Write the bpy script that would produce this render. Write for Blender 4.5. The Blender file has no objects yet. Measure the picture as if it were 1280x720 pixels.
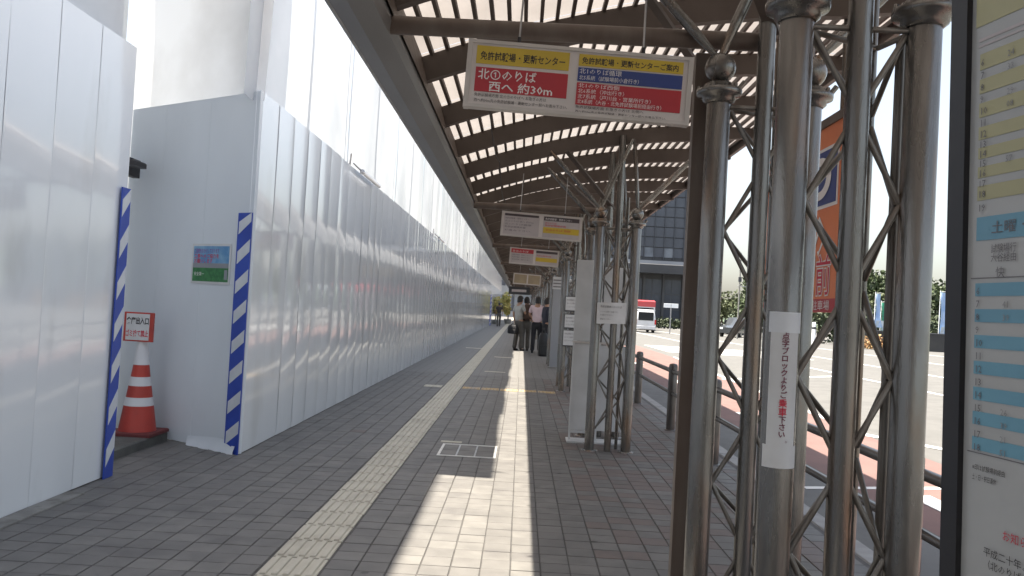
import bpy, bmesh, math, random
from mathutils import Vector, Matrix, Quaternion
random.seed(7)
R = math.radians
sc = bpy.context.scene
col = sc.collection

# ------------------------------------------------------------------ camera
cam = bpy.data.cameras.new('camera')
cam.sensor_width = 36; cam.lens = 1041/1280*36
cam.clip_start = 0.05; cam.clip_end = 2000
cam_o = bpy.data.objects.new('camera', cam); col.objects.link(cam_o)
rx = Vector((0.99842228, 0.01152302, 0.05495605))
dn = Vector((0.05465529, 0.02496654, -0.9981931))
fw = Vector((-0.01287426, 0.99962187, 0.02429736))
m3 = Matrix((rx, -dn, -fw)).transposed()
cam_o.matrix_world = Matrix.Translation((0, 0, 1.31)) @ m3.to_4x4()
sc.camera = cam_o

# ------------------------------------------------------------------ sky, sun, exposure
SUN_EL, SUN_ROT = R(69.5), R(-86)
w = bpy.data.worlds.new('World'); sc.world = w; w.use_nodes = True
nt = w.node_tree; nd = nt.nodes
sky = nd.new('ShaderNodeTexSky'); sky.sky_type = 'NISHITA'; sky.sun_disc = False
sky.sun_elevation = SUN_EL; sky.sun_rotation = SUN_ROT
sky.air_density = 1.3; sky.dust_density = 3.0
hs = nd.new('ShaderNodeHueSaturation'); hs.inputs['Saturation'].default_value = .58
hs.inputs['Value'].default_value = 1.25
nt.links.new(sky.outputs[0], hs.inputs['Color'])
nt.links.new(hs.outputs[0], nd['Background'].inputs['Color'])
nd['Background'].inputs['Strength'].default_value = 0.07
sun = bpy.data.lights.new('sun', 'SUN'); sun.energy = 5.0; sun.angle = R(.55); sun.color = (1, .92, .79)
sun_o = bpy.data.objects.new('sun', sun); col.objects.link(sun_o)
sd = Vector((math.sin(SUN_ROT)*math.cos(SUN_EL), math.cos(SUN_ROT)*math.cos(SUN_EL), math.sin(SUN_EL)))
sun_o.rotation_euler = sd.to_track_quat('Z', 'Y').to_euler()
sun_o.location = sd*60
sc.view_settings.view_transform = 'Standard'; sc.view_settings.look = 'None'
sc.view_settings.gamma = 1; sc.view_settings.use_curve_mapping = False
sc.view_settings.exposure = 1.78
sc.cycles.use_denoising = True
sc.cycles.max_bounces = 8; sc.cycles.transmission_bounces = 6; sc.cycles.diffuse_bounces = 5
sc.cycles.sample_clamp_indirect = 6

# ------------------------------------------------------------------ materials
def mat(name, c, rough=.6, metal=0, c2=None, scale=4., sx=(1, 1, 1), lo=.4, hi=.65, bump=0, bscale=60., coat=0, spec=.5,
        c3=None, scale3=30., rvar=0):
    m = bpy.data.materials.new(name); m.use_nodes = True
    t = m.node_tree; b = t.nodes['Principled BSDF']
    b.inputs['Base Color'].default_value = (*c, 1); b.inputs['Roughness'].default_value = rough
    b.inputs['Metallic'].default_value = metal; b.inputs['Specular IOR Level'].default_value = spec
    if coat: b.inputs['Coat Weight'].default_value = coat; b.inputs['Coat Roughness'].default_value = .06
    geo = t.nodes.new('ShaderNodeNewGeometry'); mp = t.nodes.new('ShaderNodeMapping')
    mp.inputs['Scale'].default_value = sx; t.links.new(geo.outputs['Position'], mp.inputs[0])
    src = None
    if c2:
        n = t.nodes.new('ShaderNodeTexNoise'); n.inputs['Scale'].default_value = scale; n.inputs['Detail'].default_value = 6
        t.links.new(mp.outputs[0], n.inputs['Vector'])
        r = t.nodes.new('ShaderNodeValToRGB'); r.color_ramp.elements[0].position = lo; r.color_ramp.elements[1].position = hi
        r.color_ramp.elements[0].color = (*c, 1); r.color_ramp.elements[1].color = (*c2, 1)
        t.links.new(n.outputs['Fac'], r.inputs[0]); src = r.outputs[0]
        if c3:
            n3 = t.nodes.new('ShaderNodeTexNoise'); n3.inputs['Scale'].default_value = scale3; n3.inputs['Detail'].default_value = 4
            t.links.new(mp.outputs[0], n3.inputs['Vector'])
            r3 = t.nodes.new('ShaderNodeValToRGB'); r3.color_ramp.elements[0].position = .55; r3.color_ramp.elements[1].position = .7
            r3.color_ramp.elements[0].color = (0, 0, 0, 1); r3.color_ramp.elements[1].color = (1, 1, 1, 1)
            t.links.new(n3.outputs['Fac'], r3.inputs[0])
            mx = t.nodes.new('ShaderNodeMix'); mx.data_type = 'RGBA'
            t.links.new(r3.outputs[0], mx.inputs[0]); t.links.new(src, mx.inputs[6]); mx.inputs[7].default_value = (*c3, 1)
            src = mx.outputs[2]
        t.links.new(src, b.inputs['Base Color'])
        if rvar:
            mr = t.nodes.new('ShaderNodeMapRange'); mr.inputs['To Min'].default_value = max(.05, rough-rvar); mr.inputs['To Max'].default_value = min(1, rough+rvar)
            t.links.new(n.outputs['Fac'], mr.inputs[0]); t.links.new(mr.outputs[0], b.inputs['Roughness'])
    if bump:
        n2 = t.nodes.new('ShaderNodeTexNoise'); n2.inputs['Scale'].default_value = bscale; n2.inputs['Detail'].default_value = 5
        t.links.new(mp.outputs[0], n2.inputs['Vector'])
        bp = t.nodes.new('ShaderNodeBump'); bp.inputs['Strength'].default_value = bump; bp.inputs['Distance'].default_value = .01
        t.links.new(n2.outputs['Fac'], bp.inputs['Height']); t.links.new(bp.outputs[0], b.inputs['Normal'])
    return m

def translucent(name, c, tr, mottle=None, dscale=1.2, gloss=.0, lo=.45, hi=.7, clear=0):
    m = bpy.data.materials.new(name); m.use_nodes = True
    t = m.node_tree; t.nodes.remove(t.nodes['Principled BSDF'])
    out = t.nodes['Material Output']
    d = t.nodes.new('ShaderNodeBsdfDiffuse'); tl = t.nodes.new('ShaderNodeBsdfTranslucent'); mx = t.nodes.new('ShaderNodeMixShader')
    mx.inputs[0].default_value = tr
    d.inputs[0].default_value = (*c, 1); tl.inputs[0].default_value = (*c, 1)
    if mottle:
        g = t.nodes.new('ShaderNodeNewGeometry'); n = t.nodes.new('ShaderNodeTexNoise'); n.inputs['Scale'].default_value = dscale; n.inputs['Detail'].default_value = 5
        t.links.new(g.outputs['Position'], n.inputs['Vector'])
        r = t.nodes.new('ShaderNodeValToRGB'); r.color_ramp.elements[0].position = lo; r.color_ramp.elements[1].position = hi
        r.color_ramp.elements[0].color = (*c, 1); r.color_ramp.elements[1].color = (*mottle, 1)
        t.links.new(n.outputs['Fac'], r.inputs[0]); t.links.new(r.outputs[0], d.inputs[0]); t.links.new(r.outputs[0], tl.inputs[0])
    t.links.new(d.outputs[0], mx.inputs[1]); t.links.new(tl.outputs[0], mx.inputs[2])
    last = mx
    if gloss:
        gl = t.nodes.new('ShaderNodeBsdfGlossy'); gl.inputs['Roughness'].default_value = .25
        fr = t.nodes.new('ShaderNodeFresnel'); fr.inputs[0].default_value = 1.45
        mg = t.nodes.new('ShaderNodeMixShader'); t.links.new(fr.outputs[0], mg.inputs[0])
        t.links.new(mx.outputs[0], mg.inputs[1]); t.links.new(gl.outputs[0], mg.inputs[2]); last = mg
    t.links.new(last.outputs[0], out.inputs[0])
    return m

M = {}
M['steel'] = mat('aged_steel', (.225, .218, .207), .26, .74, (.125, .115, .105), 5, (3, 3, .5), .42, .72, .12, 90, c3=(.22, .16, .12), scale3=3.2, rvar=.12)
M['steel_thin'] = mat('aged_steel_bars', (.24, .225, .205), .42, .55, (.15, .125, .105), 6, (3, 3, .8), .4, .7, .15, 80)
def add_spots(m, scale, rad, colr):
    t = m.node_tree; b = t.nodes['Principled BSDF']; lk = b.inputs['Base Color'].links[0]; src = lk.from_socket
    g = t.nodes.new('ShaderNodeNewGeometry'); v = t.nodes.new('ShaderNodeTexVoronoi'); v.inputs['Scale'].default_value = scale
    nz = t.nodes.new('ShaderNodeTexNoise'); nz.inputs['Scale'].default_value = 40; nz.inputs['Detail'].default_value = 3
    t.links.new(g.outputs['Position'], v.inputs['Vector']); t.links.new(g.outputs['Position'], nz.inputs['Vector'])
    a = t.nodes.new('ShaderNodeMath'); a.operation = 'MULTIPLY_ADD'; a.inputs[1].default_value = .09; t.links.new(nz.outputs['Fac'], a.inputs[0]); t.links.new(v.outputs['Distance'], a.inputs[2])
    mr = t.nodes.new('ShaderNodeMapRange'); mr.inputs['From Min'].default_value = rad+.045; mr.inputs['From Max'].default_value = rad+.075; mr.inputs['To Min'].default_value = .75; mr.inputs['To Max'].default_value = 0
    t.links.new(a.outputs[0], mr.inputs[0]); mx = t.nodes.new('ShaderNodeMix'); mx.data_type = 'RGBA'
    t.links.new(mr.outputs[0], mx.inputs[0]); t.links.new(src, mx.inputs[6]); mx.inputs[7].default_value = (*colr, 1); t.links.new(mx.outputs[2], b.inputs['Base Color'])
M['brown_steel'] = mat('brown_painted_steel', (.12, .088, .072), .5, .1, (.165, .135, .115), 5, (2, 2, .4), .4, .7, .1, 60)
M['roof_brown'] = mat('brown_roof_steel', (.082, .064, .055), .6, .1, (.11, .088, .076), 3, bump=.1)
M['gutter'] = mat('grey_gutter_steel', (.25, .25, .255), .42, .3, (.18, .175, .17), 3, (1, .25, 1), .4, .7, .08, 40)
M['roof_sheet'] = translucent('frosted_roof_sheet', (.64, .595, .575), .20, (.52, .48, .46), 1.5)
M['dust'] = translucent('white_dust_sheet', (.74, .76, .79), .46, (.56, .59, .63), .8, gloss=1, lo=.36, hi=.70)
M['dust_hazy'] = translucent('hazy_dust_sheet', (.88, .89, .90), .55, (.66, .655, .65), .9, lo=.42, hi=.72)  # cloudy grey mottling paints the hazy glare over the recess sheet
M['panel'] = mat('white_hoarding_paint', (.80, .83, .86), .13, 0, (.76, .79, .82), 1.2, (1, 1, .4), .4, .7, .012, 5, coat=.7, c3=(.70, .72, .735), scale3=2.2, rvar=.04)
M['panel_matt'] = mat('grey_white_hoarding_paint', (.68, .715, .75), .42, 0, (.62, .655, .69), 1.5, (1, 1, .5), .35, .7, .03, 9)
M['white'] = mat('white_board_paint', (.60, .605, .61), .5, 0, (.48, .485, .485), 3, bump=.03)
M['paper'] = mat('white_paper', (.62, .625, .63), .6, 0, (.55, .55, .55), 6)
M['sign_white'] = mat('sign_white_face', (.66, .61, .585), .45, 0, (.6, .55, .53), 4)
M['sign_frame'] = mat('sign_pale_frame', (.6, .56, .53), .4, .2, (.52, .49, .46), 6)
M['shade_lilac'] = mat('shade_lilac_face', (.50, .45, .45), .5, 0, (.44, .40, .40), 5)  # lilac grey puts the shade on the hanging signs into the colour
M['sign_yellowed'] = mat('yellowed_sign_face', (.42, .34, .22), .5, 0, (.36, .29, .2), 5)
M['yellow'] = mat('yellow_print', (.60, .43, .045), .5, 0, (.54, .38, .05), 5)
M['red'] = mat('red_print', (.46, .035, .045), .5, 0, (.42, .035, .05), 5)
M['blue'] = mat('navy_print', (.035, .06, .23), .5, 0, (.04, .065, .2), 5)
M['ink'] = mat('black_ink', (.035, .032, .035), .6)
M['grey_ink'] = mat('grey_ink', (.16, .15, .16), .6)
M['faint_ink'] = mat('faint_ink', (.25, .25, .25), .6)
M['white_ink'] = mat('white_ink', (.78, .74, .73), .6)
M['red_ink'] = mat('red_ink', (.55, .03, .06), .6)
M['dark_strip'] = mat('dark_print', (.07, .055, .06), .6)
M['guard_blue'] = mat('blue_corner_vinyl', (.025, .06, .36), .38, 0, (.03, .075, .42), 5, bump=.04, bscale=12)
M['guard_white'] = mat('white_reflective_vinyl', (.66, .68, .70), .4, 0, (.58, .6, .63), 7)
M['tile'] = mat('grey_paving_tile', (.158, .152, .144), .58, 0, (.124, .119, .114), 6, lo=.35, hi=.7, spec=.22, bump=.12, bscale=130, c3=(.115, .11, .107), scale3=3.5)
M['tile_b'] = mat('pale_paving_tile', (.175, .168, .158), .6, 0, (.14, .135, .128), 6, spec=.22, bump=.12, bscale=130, c3=(.125, .12, .115), scale3=3.5)
M['tile_red'] = mat('reddish_paving_tile', (.158, .13, .119), .6, 0, (.135, .114, .106), 9, spec=.22, bump=.12, bscale=130, c3=(.155, .13, .122), scale3=3)
M['tactile'] = mat('cream_tactile_block', (.46, .43, .355), .6, 0, (.41, .38, .31), 5, bump=.15, bscale=90, c3=(.36, .33, .27), scale3=3)
M['tactile_y'] = mat('worn_yellow_tactile_block', (.44, .30, .13), .6, 0, (.3, .25, .2), 5, bump=.15, bscale=90)
M['joint'] = mat('dark_paving_joint', (.085, .08, .076), .85, 0, (.06, .057, .055), 14, bump=.3)
M['concrete'] = mat('grey_concrete', (.23, .225, .21), .8, 0, (.17, .165, .155), 5, bump=.3, c3=(.13, .125, .11), scale3=9)
M['concrete_dark'] = mat('dark_grey_concrete', (.115, .115, .105), .8, 0, (.075, .075, .07), 5, bump=.4)  # darker grey than the other concrete, for the step
M['kerb'] = mat('pale_kerb_stone', (.30, .295, .285), .75, 0, (.24, .235, .23), 8, bump=.2)
M['asphalt'] = mat('pale_weathered_asphalt', (.118, .115, .109), .85, 0, (.095, .093, .088), 2.5, bump=.35, bscale=160)
M['asphalt_dark'] = mat('grey_gutter_concrete', (.13, .13, .126), .85, 0, (.105, .104, .1), 3, bump=.3, bscale=120)
M['pink'] = mat('faded_red_lane_surface', (.17, .098, .086), .85, 0, (.14, .083, .074), 2.5, bump=.35, bscale=160)
M['line'] = mat('white_road_paint', (.68, .67, .64), .7, 0, (.55, .54, .52), 9)
M['ground'] = mat('far_ground', (.17, .165, .155), .9, 0, (.13, .135, .12), .2)
M['cone_red'] = mat('red_cone_rubber', (.46, .05, .035), .5, 0, (.38, .045, .035), 7)
M['cone_white'] = mat('white_reflective_band', (.66, .66, .68), .45)
M['cone_base'] = mat('dark_red_cone_base', (.13, .025, .025), .7)
M['black'] = mat('black_coated_frame', (.015, .014, .017), .4, 0, (.022, .02, .022), 9)
M['tt_face'] = mat('timetable_paper', (.42, .42, .41), .3, 0, (.37, .37, .36), 5, coat=.3)
M['tt_yellow'] = mat('timetable_yellow', (.43, .40, .21), .35, 0, (.39, .365, .21), 6)
M['tt_blue'] = mat('timetable_blue', (.15, .34, .44), .35, 0, (.14, .31, .41), 6)
M['orange'] = mat('orange_sign_face', (.74, .215, .085), .5, 0, (.68, .19, .08), 4)
M['rail'] = mat('dark_bronze_rail', (.13, .12, .112), .28, .6, (.09, .08, .074), 6, bump=.05)
M['glass_dark'] = mat('dark_blue_glass', (.062, .07, .092), .2, .1, (.05, .058, .078), .3, spec=.6)
M['glass_pale'] = mat('pale_blind_glass', (.17, .19, .22), .3, 0, (.10, .115, .14), .8)  # paler panes scattered in the lowest upper row
M['mullion'] = mat('grey_mullion', (.06, .066, .08), .4, .3)
M['bldg_dark'] = mat('dark_facade_panel', (.05, .053, .06), .5, 0, (.038, .04, .045), .5)
M['bldg_pale'] = mat('pale_facade', (.30, .31, .33), .6, 0, (.26, .27, .29), .4)
M['bark'] = mat('grey_brown_bark', (.10, .075, .055), .9, 0, (.06, .048, .038), 9, (1, 1, .3), bump=.5)
M['leaf'] = mat('green_leaf', (.036, .055, .022), .6, 0, (.065, .09, .034), 1.1, lo=.35, hi=.68)
M['leaf2'] = mat('olive_leaf', (.05, .064, .028), .6, 0, (.085, .10, .042), 1.3, lo=.35, hi=.68)
M['leaf_dark'] = mat('dark_hedge_leaf', (.03, .045, .022), .7, 0, (.055, .07, .03), 1.5)
M['flower'] = mat('orange_brown_flower', (.30, .15, .06), .7, 0, (.34, .26, .12), 4)
M['leaf_yellow'] = mat('yellow_green_leaf', (.55, .46, .16), .6, 0, (.36, .36, .12), 3)
M['hill'] = mat('far_hill_green', (.10, .13, .085), .9, 0, (.07, .095, .06), .05)
M['nobori_w'] = mat('white_banner_cloth', (.66, .70, .74), .7, 0, (.5, .62, .74), 2)
M['nobori_g'] = mat('green_banner_cloth', (.05, .30, .18), .7, 0, (.08, .36, .24), 2)
M['nobori_b'] = mat('blue_banner_cloth', (.30, .45, .70), .7, 0, (.42, .55, .76), 2)
M['wall_dark'] = mat('dark_low_wall', (.05, .05, .05), .8, 0, (.035, .035, .037), .8)
M['skin'] = mat('skin', (.42, .25, .17), .5, 0, (.38, .22, .15), 20)
M['hair'] = mat('black_hair', (.012, .010, .010), .5, 0, (.02, .016, .014), 40)
M['shirt_grey'] = mat('pale_grey_shirt', (.42, .43, .42), .8, 0, (.36, .37, .36), 9, bump=.4, bscale=18)
M['shirt_pink'] = mat('pale_pink_shirt', (.66, .53, .57), .8, 0, (.58, .46, .50), 9, bump=.4, bscale=18)
M['shirt_dark'] = mat('dark_brown_top', (.055, .045, .042), .85, 0, (.04, .034, .032), 9, bump=.4, bscale=18)
M['shirt_navy'] = mat('dark_navy_top', (.03, .033, .055), .85, 0, (.04, .042, .06), 9, bump=.4, bscale=18)
M['trousers_grey'] = mat('grey_brown_trousers', (.105, .098, .088), .85, 0, (.08, .074, .068), 9, bump=.4, bscale=15)
M['trousers_black'] = mat('black_trousers', (.014, .014, .02), .85, 0, (.022, .022, .028), 9, bump=.4, bscale=15)
M['bag_brown'] = mat('brown_backpack', (.075, .042, .03), .7, 0, (.05, .03, .022), 12, bump=.3)
M['bag_black'] = mat('black_bag', (.012, .012, .014), .5)
M['shoe'] = mat('black_leather', (.012, .011, .011), .35)
M['car_white'] = mat('white_car_paint', (.62, .63, .65), .25, 0, (.57, .58, .6), 3, coat=.7)
M['car_dark'] = mat('dark_grey_car_paint', (.06, .065, .07), .25, .2, (.05, .055, .06), 3, coat=.7)
M['car_glass'] = mat('dark_car_glass', (.02, .023, .028), .06, 0)
M['tyre'] = mat('black_rubber', (.02, .02, .02), .8)
M['rim'] = mat('grey_wheel_rim', (.35, .35, .36), .35, .8)
M['lamp_red'] = mat('red_lamp_lens', (.5, .02, .02), .2)
M['bus_red'] = mat('red_bus_paint', (.50, .06, .07), .35, 0, (.45, .06, .07), 2, coat=.4)
M['lamp_white'] = mat('white_lamp_cover', (.8, .82, .84), .35)
M['grass_green'] = mat('poster_green', (.03, .15, .05), .5, 0, (.05, .22, .07), 30)
M['sky_print'] = mat('poster_blue', (.10, .26, .48), .5, 0, (.22, .40, .56), 9)
M['purple_ink'] = mat('purple_ink', (.25, .05, .28), .6)
M['galv'] = mat('galvanised_metal', (.45, .45, .46), .4, .7, (.33, .33, .34), 14)

for k_ in ('tile', 'tile_b', 'tile_red'):
    add_spots(M[k_], 2.3, .03, (.055, .052, .05)); add_spots(M[k_], .9, .05, (.12, .113, .105))
add_spots(M['tactile'], 2.0, .035, (.20, .185, .16))
# ------------------------------------------------------------------ mesh helpers
class MB:
    def __init__(s): s.v = []; s.f = []; s.sm = []
    def add(s, vs, fs, smooth=False):
        k = len(s.v); s.v += [tuple(x) for x in vs]
        s.f += [tuple(i+k for i in f) for f in fs]; s.sm += [smooth]*len(fs); return s
    def box(s, x0, x1, y0, y1, z0, z1, ch=0):
        if ch:
            c = ch; vs = []
            for z, q in ((z0, 0), (z1-c, 0), (z1, c)):
                vs += [(x0+q, y0+q, z), (x1-q, y0+q, z), (x1-q, y1-q, z), (x0+q, y1-q, z)]
            fs = [(3, 2, 1, 0), (8, 9, 10, 11)]
            for b in (0, 4):
                for i in range(4): fs.append((b+i, b+(i+1) % 4, b+4+(i+1) % 4, b+4+i))
            return s.add(vs, fs)
        vs = [(x0, y0, z0), (x1, y0, z0), (x1, y1, z0), (x0, y1, z0), (x0, y0, z1), (x1, y0, z1), (x1, y1, z1), (x0, y1, z1)]
        return s.add(vs, [(3, 2, 1, 0), (4, 5, 6, 7), (0, 1, 5, 4), (1, 2, 6, 5), (2, 3, 7, 6), (3, 0, 4, 7)])
    def frame_box(s, o, u, v, n, a0, a1, b0, b1, c0, c1):
        """box in the frame o,u,v,n"""
        k = len(s.v); s.box(a0, a1, b0, b1, c0, c1)
        for i in range(k, len(s.v)):
            a, b, c = s.v[i]; s.v[i] = tuple(o+u*a+v*b+n*c)
        return s
    def tube(s, p, q, r, n=10, r2=None, caps=True):
        p = Vector(p); q = Vector(q); d = (q-p).normalized(); r2 = r if r2 is None else r2
        a = d.orthogonal().normalized(); b = d.cross(a); vs = []
        for (c, rr) in ((p, r), (q, r2)):
            for i in range(n):
                t = 2*math.pi*i/n; vs.append(c+a*(rr*math.cos(t))+b*(rr*math.sin(t)))
        s.add(vs, [(i, (i+1) % n, n+(i+1) % n, n+i) for i in range(n)], True)
        if caps: s.add(vs, [tuple(range(n-1, -1, -1)), tuple(range(n, 2*n))])
        return s
    def lathe(s, prof, c=(0, 0, 0), n=20, caps=True):
        vs = []; k = len(prof)
        for (r, z) in prof:
            for i in range(n):
                t = 2*math.pi*i/n; vs.append((c[0]+r*math.cos(t), c[1]+r*math.sin(t), c[2]+z))
        fs = [(j*n+i, j*n+(i+1) % n, (j+1)*n+(i+1) % n, (j+1)*n+i) for j in range(k-1) for i in range(n)]
        s.add(vs, fs, True)
        if caps: s.add(vs[:n], [tuple(range(n-1, -1, -1))]); s.add(vs[-n:], [tuple(range(n))])
        return s
    def bar(s, p, q, wd, th, up=(0, 0, 1)):
        p = Vector(p); q = Vector(q); d = q-p; L = d.length; d.normalize(); up = Vector(up)
        a = d.cross(up)
        if a.length < 1e-4: a = d.orthogonal()
        a.normalize(); b = a.cross(d)
        return s.frame_box(p, a, b, -d if False else d, -wd/2, wd/2, -th/2, th/2, 0, L)
    def mesh(s, name, m):
        me = bpy.data.meshes.new(name); me.from_pydata(s.v, [], s.f)
        if any(s.sm): me.polygons.foreach_set('use_smooth', s.sm)
        me.materials.append(m if not isinstance(m, str) else M[m]); me.update()
        return me
    def build(s, name, m, parent=None, loc=None):
        return link(name, s.mesh(name, m), parent, loc)

def link(name, data, parent=None, loc=None, mw=None):
    o = bpy.data.objects.new(name, data); col.objects.link(o)
    if parent: o.parent = parent
    if loc is not None: o.location = loc
    if mw is not None: o.matrix_local = mw
    return o
def tag(o, label=None, cat=None, group=None, kind=None):
    if label: o['label'] = label
    if cat: o['category'] = cat
    if group: o['group'] = group
    if kind: o['kind'] = kind
    return o
def thing(name, label, cat, loc=(0, 0, 0), rz=0, group=None):
    o = link(name, None, None, loc); o.rotation_euler = (0, 0, rz); o.empty_display_size = .1
    return tag(o, label, cat, group)
def dup(root, loc=None, rz=None, label=None):
    def cp(o, par):
        c = o.copy(); col.objects.link(c)
        if par: c.parent = par
        for ch in kids.get(o.name, []): cp(ch, c)
        return c
    kids = {}
    for o in col.objects:
        if o.parent: kids.setdefault(o.parent.name, []).append(o)
    r = cp(root, None)
    if loc is not None: r.location = loc
    if rz is not None: r.rotation_euler = (0, 0, rz)
    if label: r['label'] = label
    return r

# lettering: queued as font curves, turned into meshes in one go at the end
TXT = []
def letter(parent, s, o, u, v, h, m, width=None, align='LEFT', name='lettering', bend=None, line=1.0, off=.0006, bold=0):
    u = Vector(u).normalized(); v = Vector(v).normalized(); n = u.cross(v); o = Vector(o)+n*off
    cu = bpy.data.curves.new(name, 'FONT'); cu.body = s; cu.size = h; cu.align_x = align; cu.space_line = line
    cu.resolution_u = 1; cu.offset = bold*h
    ob = bpy.data.objects.new(name, cu); col.objects.link(ob); ob.parent = parent
    ob.matrix_local = Matrix(((u.x, v.x, n.x, o.x), (u.y, v.y, n.y, o.y), (u.z, v.z, n.z, o.z), (0, 0, 0, 1)))
    TXT.append((ob, M[m], width, bend, align)); return ob
def finish_text():
    dg = bpy.context.evaluated_depsgraph_get(); dg.update()
    for ob, m, width, bend, align in TXT:
        me = bpy.data.meshes.new_from_object(ob.evaluated_get(dg))
        xs = [v.co.x for v in me.vertices]
        if width and xs:
            x0, x1 = min(xs), max(xs); k = width/max(1e-6, x1-x0)
            c = (x0+x1)/2 if align == 'CENTER' else 0
            for v in me.vertices:
                v.co.x = (v.co.x-c)*k if align == 'CENTER' else (v.co.x-x0)*k
        if bend:
            for v in me.vertices:
                a = v.co.x/bend; v.co.x = bend*math.sin(a); v.co.z += bend*math.cos(a)-bend
        me.materials.clear(); me.materials.append(m)
        nm, par, mw = ob.name, ob.parent, ob.matrix_local.copy(); cu = ob.data
        nb = bpy.data.objects.new('lettering', me); col.objects.link(nb); nb.parent = par; nb.matrix_local = mw
        bpy.data.objects.remove(ob); bpy.data.curves.remove(cu)
X_, Y_, Z_ = Vector((1, 0, 0)), Vector((0, 1, 0)), Vector((0, 0, 1))

# ================================================================== SETTING: ground, pavement, road
tag(MB().box(-600, 600, -60, 1200, -.5, -.135).build('ground', 'ground'), kind='structure')
pav = tag(MB().box(-6.0, 2.0, -25, 130, -.3, 0).build('pavement', 'joint'), kind='structure')
# far paving: the material takes over the tile pattern
def brick_mat(name, cols, mortar, sx, sy):
    m = bpy.data.materials.new(name); m.use_nodes = True; t = m.node_tree; b = t.nodes['Principled BSDF']
    g = t.nodes.new('ShaderNodeNewGeometry'); br = t.nodes.new('ShaderNodeTexBrick')
    br.offset = 0; br.squash = 1; br.inputs['Scale'].default_value = 1
    br.inputs['Brick Width'].default_value = sx; br.inputs['Row Height'].default_value = sy
    br.inputs['Mortar Size'].default_value = .004; br.inputs['Color1'].default_value = (*cols[0], 1)
    br.inputs['Color2'].default_value = (*cols[1], 1); br.inputs['Mortar'].default_value = (*mortar, 1)
    t.links.new(g.outputs['Position'], br.inputs['Vector']); t.links.new(br.outputs[0], b.inputs['Base Color'])
    b.inputs['Roughness'].default_value = .62
    return m
M['far_tile'] = brick_mat('far_paving', ((.152, .146, .138), (.135, .13, .123)), (.07, .066, .062), .15, .15)
YT = 15.893
TX0, TY0 = -.885, 3.893
tile_var = []
for m in ('tile', 'tile', 'tile_b', 'tile', 'tile_red'):
    tile_var.append(MB().box(-.0715, .0715, -.0715, .0715, -.01, .0045, .002).mesh('paving_tile', m))
tiles = []
for i in range(-17, 20):
    x = TX0+.15*i+.075
    if x < -3.3 or x > 1.98 or i in (-2, -1): continue
    for j in range(-11, 80):
        y = TY0+.15*j+.075
        tiles.append((x, y))
def in_view(p, z=0, mg=60):
    d = Vector((p[0], p[1], z-1.31)); zc = d.dot(fw)
    if zc < .1: return False
    px = 640+1041*d.dot(rx)/zc; py = 360+1041*d.dot(dn)/zc
    return -mg < px < 1280+mg and -mg < py < 720+mg
vis = sorted([t for t in tiles if in_view(t, 0, 5) and t[0] > -2.75], key=lambda t: t[0]**2+t[1]**2)
single = set(vis[:292])
stuff = {k: MB() for k in ('tile', 'tile_b', 'tile_red')}
random.seed(3)
def tile_kind(x):
    r = random.random()
    if x > .5: return 'tile_red' if r < .42 else ('tile' if r < .75 else 'tile_b')
    return 'tile' if r < .74 else ('tile_b' if r < .995 else 'tile_red')
tmesh = {'tile': tile_var[0], 'tile_b': tile_var[2], 'tile_red': tile_var[4]}
for t in tiles:
    k = tile_kind(t[0]); dz = random.uniform(-.0012, .0012); dx = random.uniform(-.001, .001); dy = random.uniform(-.001, .001)
    if t in single:
        o = link('paving_tile', tmesh[k], pav, (t[0]+dx, t[1]+dy, dz)); o.rotation_euler = (random.uniform(-.004, .004), random.uniform(-.004, .004), random.uniform(-.006, .006))
    else:
        x, y = t[0]+dx, t[1]+dy; q = .0715
        stuff[k].box(x-q, x+q, y-q, y+q, -.01, .0045+dz, .002)
for k, b in stuff.items():
    tag(b.build('paving_tiles', k, pav), kind='stuff')
for (x0, x1) in ((-6.0, -1.187), (-.883, 1.985)):
    MB().box(x0, x1, YT, 130, .0, .0045).build('far_paving', 'far_tile', pav)
# tactile guide strip
def tactile_mesh(m, dots=False):
    b = MB(); q = .1465; q = .140; b.box(-q, q, -q, q, -.01, .006, .003)
    if dots:
        for i in range(5):
            for j in range(5):
                b.lathe([(.012, 0), (.008, .005)], (-.112+.056*i, -.112+.056*j, .006), 8)
    else:
        for i in range(5):
            x = -.108+.054*i; b.box(x-.0145, x+.0145, -.134, .134, .004, .0145, .004)
    return b.mesh('tactile_block', m)
tm = tactile_mesh('tactile'); td = tactile_mesh('tactile_y', True); tdw = tactile_mesh('tactile', True)
random.seed(5)
for j in range(-6, 74):
    y = TY0+.3*j+.15
    o = link('tactile_block', tdw if 28 <= j <= 30 and False else tm, pav, (-1.035+random.uniform(-.002, .002), y, random.uniform(0, .002)))
    o.rotation_euler = (random.uniform(-.004, .004), 0, random.uniform(-.004, .004))
b = MB()
for j in range(74, 400):
    y = TY0+.3*j+.15; b.box(-1.18, -.89, y-.1465, y+.1465, 0, .007)
    for i in range(5): b.box(-1.155+.054*i, -1.133+.054*i, y-.138, y+.138, .006, .012)
tag(b.build('tactile_blocks', 'tactile', pav), kind='stuff')
for i in range(7):
    x = -.735+.3*i
    if i < 5: link('tactile_block', td, pav, (x+.005, 13.29, .004))
link('tactile_block', tdw, pav, (-1.34, 13.29, .004))
# kerb stones
for i in range(60):
    y0 = .2+i*1.0
    MB().box(2.004, 2.15, y0, y0+.992, -.28, .004, .012).build('kerb_stone', 'kerb', pav)
MB().box(2.004, 2.15, 60.3, 130, -.28, .004, .012).build('kerb_stone', 'kerb', pav)
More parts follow.
